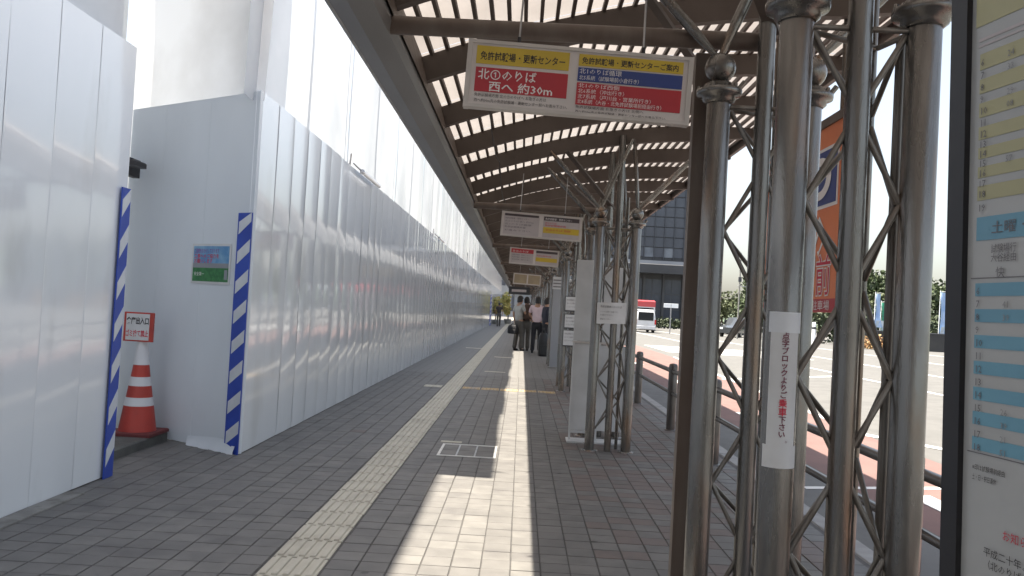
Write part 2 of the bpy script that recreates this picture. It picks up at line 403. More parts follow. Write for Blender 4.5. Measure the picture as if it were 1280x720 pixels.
# road
road = tag(MB().box(2.15, 120, -20, 900, -.3, -.12).build('road', 'asphalt'), kind='structure')
MB().box(2.152, 3.0, -20, 120, -.2, -.116).build('gutter_strip', 'asphalt_dark', road)
b = MB(); b.add([(3.0, -10, -.116), (4.3, -10, -.116), (4.62, 9, -.116), (4.65, 11.1, -.116), (4.9, 17, -.116), (5.45, 30, -.116), (5.6, 60, -.116), (3.0, 60, -.116)], [tuple(range(8))])
b.build('red_lane', 'pink', road)
def rline(pts, z=-.112):
    MB().add([(x, y, z) for x, y in pts], [tuple(range(len(pts)))]).build('road_line', 'line', road)
rline([(2.55, 7.29), (4.05, 7.66), (4.05, 7.76), (2.55, 7.39)])
for y0 in (6.45, 12.2, 18.2, 24.2):
    rline([(3.40, y0), (3.62, y0), (3.62, y0+.85), (3.40, y0+.85)])
rline([(5.9, 8.0), (5.98, 8.1), (5.26, 10.35), (4.72, 11.3), (4.60, 11.12), (5.14, 10.2)])
rline([(4.62, 11.3), (4.74, 11.3), (5.6, 30), (5.5, 30)])
for x, wd, z in ((9.6, .15, 0), (13.3, .15, 0), (18.4, .18, 0), (24.5, .18, 0)):
    rline([(x-wd/2, 4), (x+wd/2, 4), (x+wd/2, 200), (x-wd/2, 200)])
for k in range(7):
    rline([(6.0, 34+k*1.0), (12, 34+k*1.0), (12, 34.45+k*1.0), (6.0, 34.45+k*1.0)])
rline([(4.9, 20.0), (9.4, 24.0), (9.4, 24.3), (4.9, 20.2)])

# concrete strip at the foot of the near hoarding, step at the doorway
conc = MB().box(-2.775, -2.66, 2.0, 5.2, .0, .016, .004).build('kerb_strip', 'concrete', pav)

# ================================================================== HOARDINGS ON THE LEFT
PH = 2.98
random.seed(11)
def panel_mesh(m, wd=.5, h=PH, amp=.004, seed=0):
    rnd = random.Random(seed); nx, nz = 12, 8
    ph1, ph2 = rnd.uniform(0, 6), rnd.uniform(0, 6); a1 = rnd.uniform(.3, 1)*amp
    vs = []; fs = []
    ys = [-wd/2+.0008, -wd/2+.005]+[-wd/2+.012+(wd-.024)*i/(nx-4) for i in range(nx-3)]+[wd/2-.005, wd/2-.0008]
    n = len(ys)
    for k in range(nz+1):
        z = .012+(h-.012)*k/nz
        for i, y in enumerate(ys):
            t = 2*y/wd; x = amp*(1-t*t)*(.6+.4*math.sin(z*1.4+ph1))+a1*.35*math.sin(z*2.1+ph2)*t+.0016*math.sin(z*3.6+ph2)
            if i in (0, n-1): x -= .0004
            vs.append((x, y, z))
    for k in range(nz):
        for i in range(n-1):
            fs.append((k*n+i, k*n+i+1, (k+1)*n+i+1, (k+1)*n+i))
    b = MB(); b.add(vs, fs, True)
    b.box(-.04, -.0035, -wd/2-.001, wd/2-.003, 0.012, h)
    return b.mesh('panel', m)
pm = [panel_mesh('panel', seed=i, amp=.0028+.0008*(i % 3)) for i in range(7)]
def guard(parent, o, u, wd, z0, z1, n_out, seed=0, ns=8):
    """blue vinyl corner guard with white slanted stripes; o = corner, u = sideways, n_out = outward"""
    o = Vector(o); u = Vector(u).normalized(); n = Vector(n_out).normalized()
    g = MB(); g.frame_box(o, u, Z_, n, 0, wd, z0, z1, .004, .012); go = g.build('corner_guard', 'guard_blue', parent)
    step = (z1-z0)/ns
    for k in range(ns):
        za = z0+step*(k+.28); hh = step*.42; s = MB()
        m_ = .10*wd
        pts = [(m_, za), (wd-m_*.3, za+step*.42), (wd-m_*.3, za+step*.42+hh), (m_, za+hh)]
        vs = [o+u*a+Z_*min(max(c, z0), z1)+n*.0135 for a, c in pts]+[o+u*a+Z_*min(max(c, z0), z1)+n*.010 for a, c in pts]
        s.add(vs, [(0, 1, 2, 3), (0, 4, 5, 1), (1, 5, 6, 2), (2, 6, 7, 3), (3, 7, 4, 0)])
        s.build('stripe', 'guard_white', go)
    return go
XN = -2.78
near = thing('site_hoarding', 'near white steel panel hoarding on the left with a blue striped corner guard', 'hoarding', (XN, 4.4, 0))
def at(root, p): return Vector(p)-root.location
k = 0
y = 5.74-.235
while y > -.6:
    o = link('panel', pm[k % 7], near, at(near, (XN, y, 0))); o.scale = (1, .94, 1); y -= .47; k += 1
MB().box(XN-.03, XN, -24, y+.23, .012, PH).build('panel', 'panel', near, -near.location)
MB().box(XN-.07, XN-.05, -24, -1.9, 2.9, 6.1).build('dust_sheet', 'dust', near, -near.location)
guard(near, at(near, (XN+.012, 5.62, 0)), (0, 1, 0), .125, .005, 1.99, (1, 0, 0), ns=7)
# sheet above the near panels: translucent white vinyl
def sheet_mesh(m, L, z0, z1, seed, amp=.03):
    rnd = random.Random(seed); n, kz = 16, 14; vs = []
    p = [rnd.uniform(0, 6) for _ in range(4)]
    for k in range(kz+1):
        z = z0+(z1-z0)*k/kz
        for i in range(n+1):
            y = -L/2+L*i/n
            x = amp*(1-.75*k/kz)*(.5*math.sin(y*2.3/L*2+p[0]+z*.5)+.3*math.sin(y*7/L+p[1]-z)+.2*math.sin(z*3+p[2]))*(1-.3*abs(2*y/L))
            vs.append((x, y, z))
    b = MB(); b.add(vs, [(k*(n+1)+i, k*(n+1)+i+1, (k+1)*(n+1)+i+1, (k+1)*(n+1)+i) for k in range(kz) for i in range(n)], True)
    return b.mesh('dust_sheet', m)
sm = [sheet_mesh('dust', 1.92, 2.9, 5.7, i) for i in range(5)]
for i in range(4):
    o = link('dust_sheet', sm[i], near, at(near, (XN-.045-.012*(i % 2), 5.62-.96-1.9*i, 0))); o.scale = (1, 1, 1.14); o.location.z = -.40
sd_, cd_ = MB(), None
for yy in (5.55, 3.7, 1.8, 0):
    MB().tube((XN-.11, yy, .0), (XN-.11, yy, 5.9), .024).build('scaffold_pole', 'galv', near, -near.location)
# recess: back wall and splayed face
rec = thing('site_hoarding', 'grey white recessed hoarding beside the traffic cone with a small colour poster', 'hoarding', (-3.0, 7.2, 0))
p0, p1 = Vector((-2.222, 6.738, 0)), Vector((-3.81, 7.75, 0))
dr = (p1-p0).normalized(); nr = Vector((-dr.y, dr.x, 0));  nr = nr if nr.y < 0 else -nr
L = (p1-p0).length; npan = 3
for i in range(npan):
    a0 = L*i/npan+.001; a1 = L*(i+1)/npan-.001; b = MB()
    b.frame_box(p0, dr, Z_, nr, a0, a1, .012, PH-.012, -.03, 0); b.build('panel', 'panel_matt', rec, -rec.location)
b = MB(); nseg = 16; vs = []
rnd = random.Random(4)
for kz in range(15):
    z = 2.9+2.9*kz/14
    for i in range(nseg+1):
        a = L*i/nseg; vs.append(p0+dr*a+nr*(-.05+.02*math.sin(a*5+z)+.012*math.sin(a*11-z*2))+Z_*z)
b.add(vs, [(k*(nseg+1)+i, k*(nseg+1)+i+1, (k+1)*(nseg+1)+i+1, (k+1)*(nseg+1)+i) for k in range(14) for i in range(nseg)], True)
b.build('dust_sheet', 'dust_hazy', rec, -rec.location)
MB().box(-3.86, -3.81, 4.2, 7.7, .0, 2.98).build('back_panel', 'panel_matt', rec, -rec.location)
MB().box(-3.845, -3.835, 4.2, 7.7, 2.9, 8.8).build('dust_sheet', 'dust', rec, -rec.location)  # added tall sheet, height set to shade the paving and pass soft light
# crumpled skirt sheet at the foot of the recess
b = MB(); vs = []
for i in range(13):
    a = .03+.62*i/12
    for kz in range(5):
        z = .002+.028*kz*(1-.45*abs(i/12-.35))
        vs.append(p0+dr*a+nr*(.012+.025*(1-kz/4)**1.5*(1+.5*math.sin(i*1.9+kz)))+Z_*z)
b.add(vs, [(i*5+k, (i+1)*5+k, (i+1)*5+k+1, i*5+k+1) for i in range(12) for k in range(4)], True)
b.build('skirt_sheet', 'panel_matt', rec, -rec.location)
aw = thing('wall_bracket', 'small dark bracket sticking out high in the recess behind the near hoarding', 'bracket', (-3.43, 7.2, 2.36))
MB().box(-.14, .05, -.12, .1, 0, .05, .01).build('bracket_plate', 'ink', aw); MB().box(-.16, -.10, -.05, .3, -.06, .10).build('mount', 'ink', aw)
# step
st = tag(MB().box(-3.6, -3.0, 5.85, 7.2, 0.0, .085, .012).build('step', 'concrete_dark'), kind='structure')
# long hoarding
XL = -2.22
lon = thing('site_hoarding', 'long glossy white panel hoarding running down the walkway to the far end', 'hoarding', (XL, 30, 0))
random.seed(2)
for i in range(110):
    y = 6.762+.25+.5*i; o = link('panel', pm[random.randrange(7)], lon, at(lon, (XL+random.uniform(-.002, .002), y, 0)))
    o.rotation_euler = (0, random.uniform(-.002, .002), random.uniform(-.005, .005))
MB().box(XL-.03, XL, 61.765, 90, .012, PH).build('panel', 'panel', lon, -lon.location)
for i in range(18):
    y = 6.58+.96+1.92*i; o = link('dust_sheet', sm[i % 5], lon, at(lon, (XL-.06-.025*(i % 2), y, 0))); o.rotation_euler = (0, 0, random.uniform(-.01, .01)); o.scale.y = 1.045
    if i >= 10: o.scale.z = 1.16; o.location.z = -.464  # unseen tops raised to cut off the sun strip on the paving
MB().box(XL-.08, XL-.06, 41.2, 90, 2.9, 6.4).build('dust_sheet', 'dust', lon, -lon.location)
for i in range(10):
    y = 8.46+1.92*i; MB().tube((XL-.16, y, .0), (XL-.16, y, 5.3), .024).build('scaffold_pole', 'galv', lon, -lon.location)
MB().box(XL-.003, XL+.001, 6.7405, 6.7615, .012, PH).build('edge_trim', 'panel', lon, -lon.location)
g2 = guard(lon, at(lon, p0+dr*.165+nr*.004), -dr, .170, .005, 1.97, nr, ns=8)
guard(lon, at(lon, (XL+.0, 58.4, 0)), (0, 1, 0), 3.0, .005, 2.2, (1, 0, 0), ns=7)

# wall lamps on top of long hoarding
for y, lab in ((10.45, 'nearer unlit tube lamp clamped on the top edge of the long white hoarding'), (20.3, 'farther small tube lamp on the top edge of the long white hoarding')):
    t = thing('tube_lamp', lab, 'lamp', (XL, y, PH), 0, 'lamps along the hoarding top')
    MB().tube((.10, .1, -.04), (.10, 1.35, -.04), .028, 10).build('tube', 'lamp_white', t)
    MB().tube((0, 0, .05), (.10, .12, -.04), .012).build('clamp', 'galv', t)
    MB().tube((-.05, 0, -.03), (-.02, -.06, .16), .012).build('hook', 'galv', t)
    MB().lathe([(.03, 0), (.034, .02), (.02, .05)], (.10, .1, -.06), 10).build('end_cap', 'galv', t)
# poster
pw = thing('poster', 'small landscape colour poster of green field on the recessed hoarding', 'poster', p0+dr*.17+nr*.004+Z_*1.395)
un = -dr; pc = dr*.56
MB().frame_box(pc, un, Z_, nr, -.02, .49, -.02, .32, 0, .003).build('backing', 'paper', pw)
MB().frame_box(pc, un, Z_, nr, 0, .47, .0, .13, .003, .0042).build('field_print', 'grass_green', pw)
MB().frame_box(pc, un, Z_, nr, 0, .47, .13, .30, .003, .0042).build('sky_print', 'sky_print', pw)
MB().frame_box(pc, un, Z_, nr, 0, .47, .115, .155, .0042, .005).build('horizon_print', 'bldg_pale', pw)
for s, zz, mm, hh in (('ご迷惑をおかけしております', .245, 'purple_ink', .040), ('工事へのご協力を', .20, 'red_ink', .042), ('お願いします', .158, 'red_ink', .042)):
    letter(pw, s, pc+un*.01+Z_*zz+nr*.005, un, Z_, hh, mm, .33 if len(s) > 10 else None, bold=.01)
letter(pw, '安全第一', pc+un*.02+Z_*.05+nr*.005, un, Z_, .035, 'white_ink')
MB().frame_box(pc, un, Z_, nr, .42, .46, .02, .1, .0042, .005).build('logo_patch', 'bldg_pale', pw)
# traffic cone
cn = thing('traffic_cone', 'red and white traffic cone with a notice board on top in the recess', 'traffic cone', (-3.175, 7.0, .085))
MB().box(-.19, .19, -.19, .19, 0, .03, .008).build('base', 'cone_base', cn)
zc = [(.145, .03), (.115, .25), (.100, .32), (.086, .41), (.075, .47), (.045, .62), (.03, .74)]
prof = [(.150, .03), (.147, .05), (.118, .24)]
MB().lathe(prof, n=24).build('cone_body', 'cone_red', cn)
MB().lathe([(.1195, .24), (.1065, .31)], n=24).build('reflective_band', 'cone_white', cn)
MB().lathe([(.1050, .31), (.0900, .405)], n=24).build('cone_body', 'cone_red', cn)
MB().lathe([(.0915, .405), (.079, .48)], n=24).build('reflective_band', 'cone_white', cn)
MB().lathe([(.0775, .48), (.063, .58)], n=24).build('cone_body', 'cone_red', cn)
MB().lathe([(.066, .58), (.05, .70), (.036, .85), (.03, .90)], n=20).build('collar', 'cone_white', cn)
sg = MB().box(-.125, .125, -.012, .012, 0, .245, .004).build('sign_board', 'cone_red', cn, (-.02, -.045, .775)); sg.rotation_euler = (0, 0, -.03)
MB().box(-.105, .093, -.016, -.012, .012, .232).build('sign_face', 'paper', sg)
letter(sg, '倉庫出入口', (-.102, -.0165, .150), X_, Z_, .062, 'ink', .19, bold=.03)
letter(sg, 'ゴミ捨て禁止', (-.102, -.0165, .045), X_, Z_, .06, 'red_ink', .19, bold=.02)
MB().tube((0, 0, .7), (0, -.02, .80), .018).build('sign_stem', 'cone_white', cn)

# ================================================================== CANOPY ROOF
can = thing('station_canopy', 'long arched canopy roof with brown rafters and pale frosted panels over the walkway', 'canopy', (.75, 30, 2.3))
cl = can.location
def rz(x): return 3.185-.077*(x-1.9)**2
XA, XB = -.66, 2.16
PER, Y1 = 5.68, 2.27
RS = PER/5
ys_r = [Y1+.06+RS*(i-18) for i in range(99)]
def rafter_mesh():
    b = MB(); n = 16; vs = []
    for i in range(n+1):
        x = XA+.0+(XB-XA+.04)*i/n; zt = rz(x)-.02; d = .145 if i < n-2 else .145-.02*(i-n+3)
        vs += [(x, -.03, zt-d), (x, .03, zt-d), (x, .03, zt), (x, -.03, zt)]
    fs = [(a+4*i, a+4*(i+1), (a+1) % 4+4*(i+1), (a+1) % 4+4*i) for i in range(n) for a in range(4)]
    fs += [(0, 1, 2, 3), tuple(4*n+j for j in (3, 2, 1, 0))]
    return b.add(vs, fs).mesh('rafter', 'roof_brown')
rm = rafter_mesh()
for y in ys_r: link('rafter', rm, can, Vector((0, y, 0))-cl)
# glazing bars running along the walkway
NB = 33
for i in range(NB+1):
    x = XA+(XB-XA)*i/NB; z = rz(x); hh = .010 if 0 < i < NB else .03
    MB().box(x-hh, x+hh, ys_r[0], ys_r[-1], z-.028, z+.002).build('glazing_bar', 'roof_brown', can, -cl)
def roof_sheet():
    b = MB(); n = 18; vs = []
    for s, zz in ((0, .005), (1, .012)):
        for i in range(n+1):
            x = XA+(XB-XA)*i/n; vs += [(x, 0, rz(x)+zz), (x, RS-.006, rz(x)+zz)]
    k = 2*(n+1)
    fs = [(2*i, 2*i+2, 2*i+3, 2*i+1) for i in range(n)]
    b.add(vs[:k], fs, True); return b.mesh('roof_panel', 'roof_sheet')
rsm = roof_sheet()
for y in ys_r[:-1]: link('roof_panel', rsm, can, Vector((0, y, 0))-cl)
# valley gutter along the left edge
def gutter_prof():
    return [(-.735, 2.352), (-.66, 2.338), (-.575, 2.352), (-.566, 2.40), (-.58, 2.47), (-.66, 2.62), (-.68, 2.655), (-.72, 2.65), (-.745, 2.56)]
gp = gutter_prof(); y0, y1 = ys_r[0]-.1, ys_r[-1]
n = len(gp)
MB().add([(x, y0, z) for x, z in gp]+[(x, y1, z) for x, z in gp], [(i, (i+1) % n, n+(i+1) % n, n+i) for i in range(n)]+[tuple(range(n-1, -1, -1)), tuple(range(n, 2*n))]).build('gutter', 'gutter', can, -cl)
MB().tube((-.742, y0, 2.36), (-.742, y1, 2.36), .011, 8).build('gutter_lip', 'galv', can, -cl)
b = MB(); b.add([(-.572, y0, 2.42), (-.572, y1, 2.42), (XA+.015, y1, 2.66), (XA+.015, y0, 2.66), (-.562, y0, 2.43), (-.562, y1, 2.43), (XA+.03, y1, 2.675), (XA+.03, y0, 2.675)],
      [(0, 1, 2, 3), (7, 6, 5, 4)]); b.build('gutter_fascia', 'brown_steel', can, -cl)
MB().box(XB-.0, XB+.035, y0, y1, rz(XB)-.09, rz(XB)+.02).build('eaves_trim', 'brown_steel', can, -cl)
bm_ = MB()
bm_.bar((-.745, 0, 2.37), (-.78, 0, 2.41), .02, .02)
bm_.bar((-.745, 0, 2.37), (-.60, 0, 2.41), .02, .006)
bme = bm_.mesh('gutter_bracket', 'steel_thin')
for y in ys_r: link('gutter_bracket', bme, can, Vector((0, y-.1, 0))-cl)
# transverse pipe beams and braces
for k in range(-3, 15):
    yb = Y1+.97+PER*k
    MB().tube((-.735, yb, 2.395), (.90, yb, 2.40), .036, 12).build('cross_beam', 'brown_steel', can, -cl)
    if 0 <= k < 6:
        MB().bar((.35, yb-.95, rz(.35)-.15), (.92, yb-.02, 2.43), .05, .02).build('brace', 'roof_brown', can, -cl)
        MB().bar((.30, yb+.2, rz(.3)-.15), (.88, yb+.95, 2.50), .04, .02).build('brace', 'roof_brown', can, -cl)

# ================================================================== LATTICE COLUMNS
zn_E = [.21, .69, 1.17, 1.65, 2.12]
zn_D = [-.03+.0, .45, .93, 1.41, 1.89]
def make_column(detail=True):
    t = thing('lattice_column', 'x', 'column', (0, 0, 0), 0, 'steel lattice columns along the walkway edge')
    xs = (-.185, .162)
    for x in xs:
        po = MB().lathe([(.0455, 0), (.0455, 2.14), (.042, 2.15), (.042, 2.21)], (x, 0, 0), 24).build('post', 'steel', t)
        MB().lathe([(.050, 2.135), (.062, 2.145), (.062, 2.16), (.084, 2.165), (.086, 2.175), (.086, 2.185), (.066, 2.192), (.060, 2.205), (.045, 2.215)], (x, 0, 0), 24).build('flange', 'steel', po)
        sp = [(.059*math.sin(a), 2.272-.059*math.cos(a)) for a in [math.pi*i/12 for i in range(1, 12)]]
        MB().lathe(sp, (x, 0, 0), 20).build('ball_joint', 'steel', po)
        if detail:
            MB().lathe([(.075, 0), (.075, .012), (.056, .014)], (x, 0, 0), 20).build('base_plate', 'steel', po)
            bb = MB()
            for i in range(5):
                a = 2*math.pi*i/5+.4; bb.lathe([(.008, 2.18), (.008, 2.202), (.003, 2.205)], (x+.074*math.cos(a), .074*math.sin(a), 0), 6)
            bb.tube((x+.07, -.03, 2.19), (x+.088, -.035, 2.215), .010, 8)
            bb.build('bolts', 'steel', po)
    MB().lathe([(.033, 0), (.033, 3.02)], (-.012, 0, 0), 16).build('slim_post', 'steel', t)
    MB().lathe([(.016, 0), (.016, 2.45)], (.088, .165, 0), 12).build('slim_post', 'steel', t)
    MB().box(-.215, -.203, -.0, .03, 0, .01).build('foot_clip', 'steel_thin', t)
    MB().lathe([(.014, 0), (.014, 2.13)], (.138, .085, 0), 10).build('rod', 'steel_thin', t)
    MB().lathe([(.012, 0), (.012, 2.13)], (-.16, .07, 0), 10).build('rod', 'steel_thin', t)
    D, D2 = Vector((-.012, 0, 0)), Vector((.09, .165, 0)); r = .0086
    segs = []
    for x in xs:
        for q, base in ((D, 0), (D2, .02)):
            P = Vector((x*.75, .01 if base == 0 else .04, 0))
            for ze in zn_E:
                for zd in zn_D:
                    if abs(abs(ze-zd)-.24) < .03 and zd > -.01:
                        e = P+Z_*ze; d = q+Z_*(zd+base); dd = (d-e).normalized()
                        segs.append((e, d-dd*.02))
    for z in (2.125,):
        segs += [(Vector((-.15, 0, z)), Vector((-.045, 0, z))), (Vector((.005, 0, z)), Vector((.125, 0, z))), (Vector((-.15, .03, z)), Vector((.09, .15, z))), (Vector((.13, .03, z)), Vector((.1, .15, z)))]
    if detail:
        for e, d in segs: MB().tube(e, d, r, 8).build('brace', 'steel_thin', t)
    else:
        b = MB()
        for e, d in segs: b.tube(e, d, r, 5)
        b.build('lattice', 'steel_thin', t)
    # roof struts from the ball joints
    def strut(p, q, r=.021):
        p, q = Vector(p), Vector(q); d = (q-p).normalized(); b = MB()
        b.tube(p, p+d*.14, .011, 10, r); b.tube(p+d*.14, q-d*.10, r, 10); b.tube(q-d*.10, q, r, 10, .012); b.build('roof_strut', 'steel', t)
    zb = 2.31
    strut((-.195, 0, zb), (-.70, 0, rz(.2)-.13)); strut((-.185, .0, zb+.01), (.08, -.02, rz(.97)-.13))
    strut((.162, 0, zb+.01), (.10, .02, rz(1.0)-.13)); strut((.172, 0, zb), (.87, 0, rz(1.76)-.13))
    return t
lab_n = ['nearest steel lattice column with a paper notice strip taped round its left post',
         'second nearest steel lattice column, its round ball joints just right of the big hanging sign',
         'third lattice column down the walkway with a white paper sheet tied across it',
         'lattice column directly behind the one with the white paper sheet',
         'front lattice column of the pair carrying three small placards',
         'rear lattice column of the pair carrying three small placards']
c0 = make_column(True); c0.location = (.895, Y1, 0); c0['label'] = lab_n[0]
simple = None
i = 0
for k in range(15):
    for dy in (0, .91):
        y = Y1+PER*k+dy
        if k == 0 and dy == 0: i += 1; continue
        if k < 3: dup(c0, (.895, y, 0), label=lab_n[i])
        else:
            if simple is None:
                simple = make_column(False); simple.location = (.895, y, 0); simple['label'] = 'far steel lattice column beyond the standing group of people'
                simple['label'] = 'far steel lattice column standing in line beyond the three placards'
            else: dup(simple, (.895, y, 0))
        i += 1
# brown channel beside the second column
dp = thing('downpipe', 'flat rust brown steel channel upright at the left side of the second lattice column', 'pipe', (.665, 3.30, 0))
MB().box(-.03, .03, -.025, .025, 0, 2.36, .004).build('channel', 'brown_steel', dp); MB().box(-.036, .036, -.03, .03, 0.0, .012).build('foot', 'brown_steel', dp)

# ================================================================== HANGING SIGNS
def hanging_sign(label, y, x0, x1, ztl, h, tilt=.035):
    t = thing('hanging_sign', label, 'sign', (x0, y, ztl), 0, 'signs hanging from the canopy beams')
    t.rotation_euler = (0, tilt, 0)
    W = x1-x0; T = .035
    MB().box(0, W, 0, T, -h, 0, .004).build('sign_panel', 'sign_white', t)
    fr = MB(); f = .014
    fr.box(-.004, f, -.006, T+.003, -h-.004, .004).box(W-f, W+.004, -.006, T+.003, -h-.004, .004)
    fr.box(f, W-f, -.006, T+.003, -f*.7, .003).box(f, W-f, -.006, T+.003, -h-.003, -h+f*.7)
    fr.build('frame', 'sign_frame', t)
    for u in (.22, .78):
        xx = u*W; MB().tube((xx, T/2, -.005), (xx, T/2+.10, .43), .004, 6).build('hanger', 'galv', t)
        MB().tube((xx, T/2, -.02), (xx, T/2, .03), .007, 6).build('hook', 'ink', t)
    return t, W
def patch(t, x0, x1, z0, z1, m, name='colour_panel', d=.0025):
    return MB().box(x0, x1, -d, .004, z0, z1).build(name, m, t)
def txt(t, s, x, z, h, m, width=None, d=.0025, bold=0): letter(t, s, (x, -d, z), X_, Z_, h, m, width, bold=bold)
S1, W = hanging_sign('large nearest hanging bus stop sign with yellow, red and blue panels', 3.05, -.245, .580, 2.292, .245)
H = .245; m0 = .045; mid = W*.452
patch(S1, .03, mid, -.085, -.018, 'yellow'); patch(S1, .032, mid, -.188, -.098, 'red')
txt(S1, '免許試験場・更新センター', .045, -.068, .034, 'ink', mid-.06, bold=.015)
txt(S1, '北①のりば', .042, -.139, .043, 'white_ink', .215, bold=.012); txt(S1, '西へ 約30m', .085, -.182, .041, 'white_ink', .235, bold=.012)
txt(S1, '免許試験場方面 北の①のりばへ お急ぎの方は', .035, -.206, .014, 'ink', .265); txt(S1, '西へ約30m先の免許試験場・更新センター前へお進み下さい。', .035, -.226, .014, 'ink', .345)
x2 = mid+.035; xe = W-.032
patch(S1, x2, xe, -.062, -.018, 'yellow'); patch(S1, x2, xe, -.118, -.068, 'blue'); patch(S1, x2, xe, -.206, -.124, 'red')
txt(S1, '免許試験場・更新センターご案内', x2+.012, -.052, .027, 'ink', xe-x2-.03, bold=.015)
txt(S1, '北1のりば循環', x2+.006, -.089, .022, 'white_ink', .155); txt(S1, '北5系統（試験場前小倉行き）', x2+.006, -.112, .019, 'white_ink', .22)
for s, z, ww in (('北1のりば西側', -.141, .15), ('北6系統（沖出行き）', -.161, .17), ('北7系統（戸川台・営業所行き）', -.181, .27), ('北8系統（大谷・北免許試験場前経由行き）', -.200, .31)):
    txt(S1, s, x2+.006, z, .018, 'white_ink', ww)
txt(S1, '免許試験場方面 お急ぎの方は 北側へ', x2+.002, -.219, .012, 'ink', .25); txt(S1, '西へ約30m先の免許試験場・更新センター前へお進み下さい。', x2+.002, -.236, .012, 'ink', .335)

S2, W = hanging_sign('second hanging sign with dark header bars and one yellow block', 8.70, -.255, .585, 2.322, .250)
mid = W*.47; patch(S2, .02, mid, -.236, -.018, 'shade_lilac'); patch(S2, mid+.04, W-.02, -.236, -.018, 'shade_lilac')
patch(S2, .03, mid-.01, -.042, -.018, 'dark_strip', d=.004); patch(S2, mid+.045, W-.03, -.060, -.018, 'dark_strip', d=.004)
patch(S2, mid+.045, W-.025, -.190, -.128, 'yellow', d=.004)
for s, z, ww in (('免許試験場・更新センター', -.075, .25), ('北②のりば 西へ 約30m', -.105, .3), ('北1のりば循環', -.135, .28), ('免許試験場方面', -.165, .22), ('お進み下さい。', -.20, .29)):
    txt(S2, s, .035, z, .022, 'grey_ink', ww, d=.004)
for s, z, ww in (('北②のりば', -.092, .12), ('免許試験場方面', -.118, .22)): txt(S2, s, mid+.06, z, .022, 'red_ink', ww, d=.004)
txt(S2, '免許試験場・更新センター', mid+.06, -.052, .026, 'white_ink', .28, d=.0045); txt(S2, '北③のりば 西側', mid+.07, -.165, .024, 'red_ink', .26, d=.0045)

S3, W = hanging_sign('third hanging sign with a red header on its left half', 14.40, -.25, .597, 2.365, .275)
mid = W*.48; patch(S3, .02, mid, -.255, -.02, 'shade_lilac'); patch(S3, mid+.04, W-.02, -.255, -.02, 'shade_lilac')
patch(S3, .02, mid, -.085, -.015, 'red', d=.004); patch(S3, mid+.045, W-.025, -.06, -.02, 'dark_strip', d=.004); patch(S3, mid+.045, W-.025, -.205, -.135, 'yellow', d=.004)
txt(S3, '北③のりば', .04, -.07, .04, 'white_ink', .28, d=.0045); txt(S3, '免許試験場方面', mid+.06, -.115, .025, 'red_ink', .25, d=.0045)
for z in (-.13, -.17, -.21): txt(S3, '免許試験場・更新センター', .045, z, .025, 'grey_ink', .3, d=.0045)
S4, W = hanging_sign('fourth and farthest hanging sign with two plain yellowed panels', 25.7, -.30, .55, 2.405, .33)
mid = W*.49; patch(S4, .03, mid, -.30, -.03, 'sign_yellowed'); patch(S4, mid+.04, W-.03, -.30, -.03, 'sign_yellowed')
S5 = thing('hanging_sign', 'dark hanging board far down the walkway beyond the yellowed sign', 'sign', (-.55, 33, 2.17), 0, 'signs hanging from the canopy beams')
MB().box(0, .84, 0, .04, -.30, 0, .004).build('sign_panel', 'bldg_dark', S5); MB().box(.12, .7, -.004, 0, -.2, -.1).build('text_band', 'shade_lilac', S5)
for xx in (.2, .64): MB().tube((xx, .02, -.01), (xx, .02, .5), .006, 6).build('hanger', 'galv', S5)
# thin cable looped under the roof
cab = MB(); pts = [Vector((-.28, 5.0+t*.9, rz(-.28)-.16-.12*math.sin(math.pi*(t % 3)/3))) for t in range(10)]
for a, b_ in zip(pts, pts[1:]): cab.tube(a, b_, .004, 5, caps=False)
tag(cab.build('cable', 'ink'), 'thin dark cable hanging in loops under the left side of the canopy roof', 'cable')

# ================================================================== NOTICES
nc = thing('paper_notice', 'tall white paper strip with vertical dark red lettering taped round the nearest post', 'notice', (.71, Y1, 0))
def bent(z0, z1, wd, r, m, name, a0=0):
    b = MB(); n = 12; vs = []
    for z in (z0, z1):
        for i in range(n+1):
            a = (-wd/2+wd*i/n)/r+a0; vs.append((r*math.sin(a), -r*math.cos(a), z))
    b.add(vs, [(i, i+1, n+2+i, n+1+i) for i in range(n)], True); return b.build(name, m, nc)
bent(.935, 1.335, .082, .0463, 'paper', 'paper_strip', -.1)
bent(.925, .985, .108, .0469, 'paper', 'tape', -.08); bent(1.285, 1.34, .1, .0467, 'guard_white', 'tape', -.08)
nc_chars = '点字ブロックよりご乗車下さい。'
zz = 1.268; step = .0195
for i, ch in enumerate(nc_chars):
    mname = 'red_ink' if ch in '乗車' else 'red_dark'
    zz -= .0035 if ch in '乗車' else 0
    if 'red_dark' not in M: M['red_dark'] = mat('dark_maroon_ink', (.16, .03, .055), .6)
    hh = .0235 if ch in '乗車' else .0205
    if ch == '。': letter(nc, ch, (.004, -.0471, zz-step*i+.006), X_, Z_, hh, mname, bend=.0471); continue
    if ch == 'ー': pass
    letter(nc, ch, (-.0045, -.0471, zz-step*i), X_, Z_, hh, mname, None, align='CENTER', bend=.0471, bold=.02)
ns = thing('paper_notice', 'white paper sheet tied across the third lattice column at chest height', 'notice', (.712, Y1+PER-.075, 1.21))
b = MB(); vs = []
for kz in range(5):
    for i in range(9):
        x = .275*i/8; vs.append((x, .012*math.sin(i*.9+kz*.5)*(.4+.2*kz/4), .2*kz/4+.01*i/8))
b.add(vs, [(k*9+i, k*9+i+1, (k+1)*9+i+1, (k+1)*9+i) for k in range(4) for i in range(8)], True); b.build('paper_sheet', 'paper', ns)
for s, z, hh, ww in (('免許試験場バスのりば', .155, .024, .2), ('このバス停の北側です。', .11, .016, .17), ('お進み下さい。', .08, .016, .12), ('更新センター', .04, .018, .1)):
    letter(ns, s, (.03, -.016, z), X_, Z_, hh, 'ink', ww)
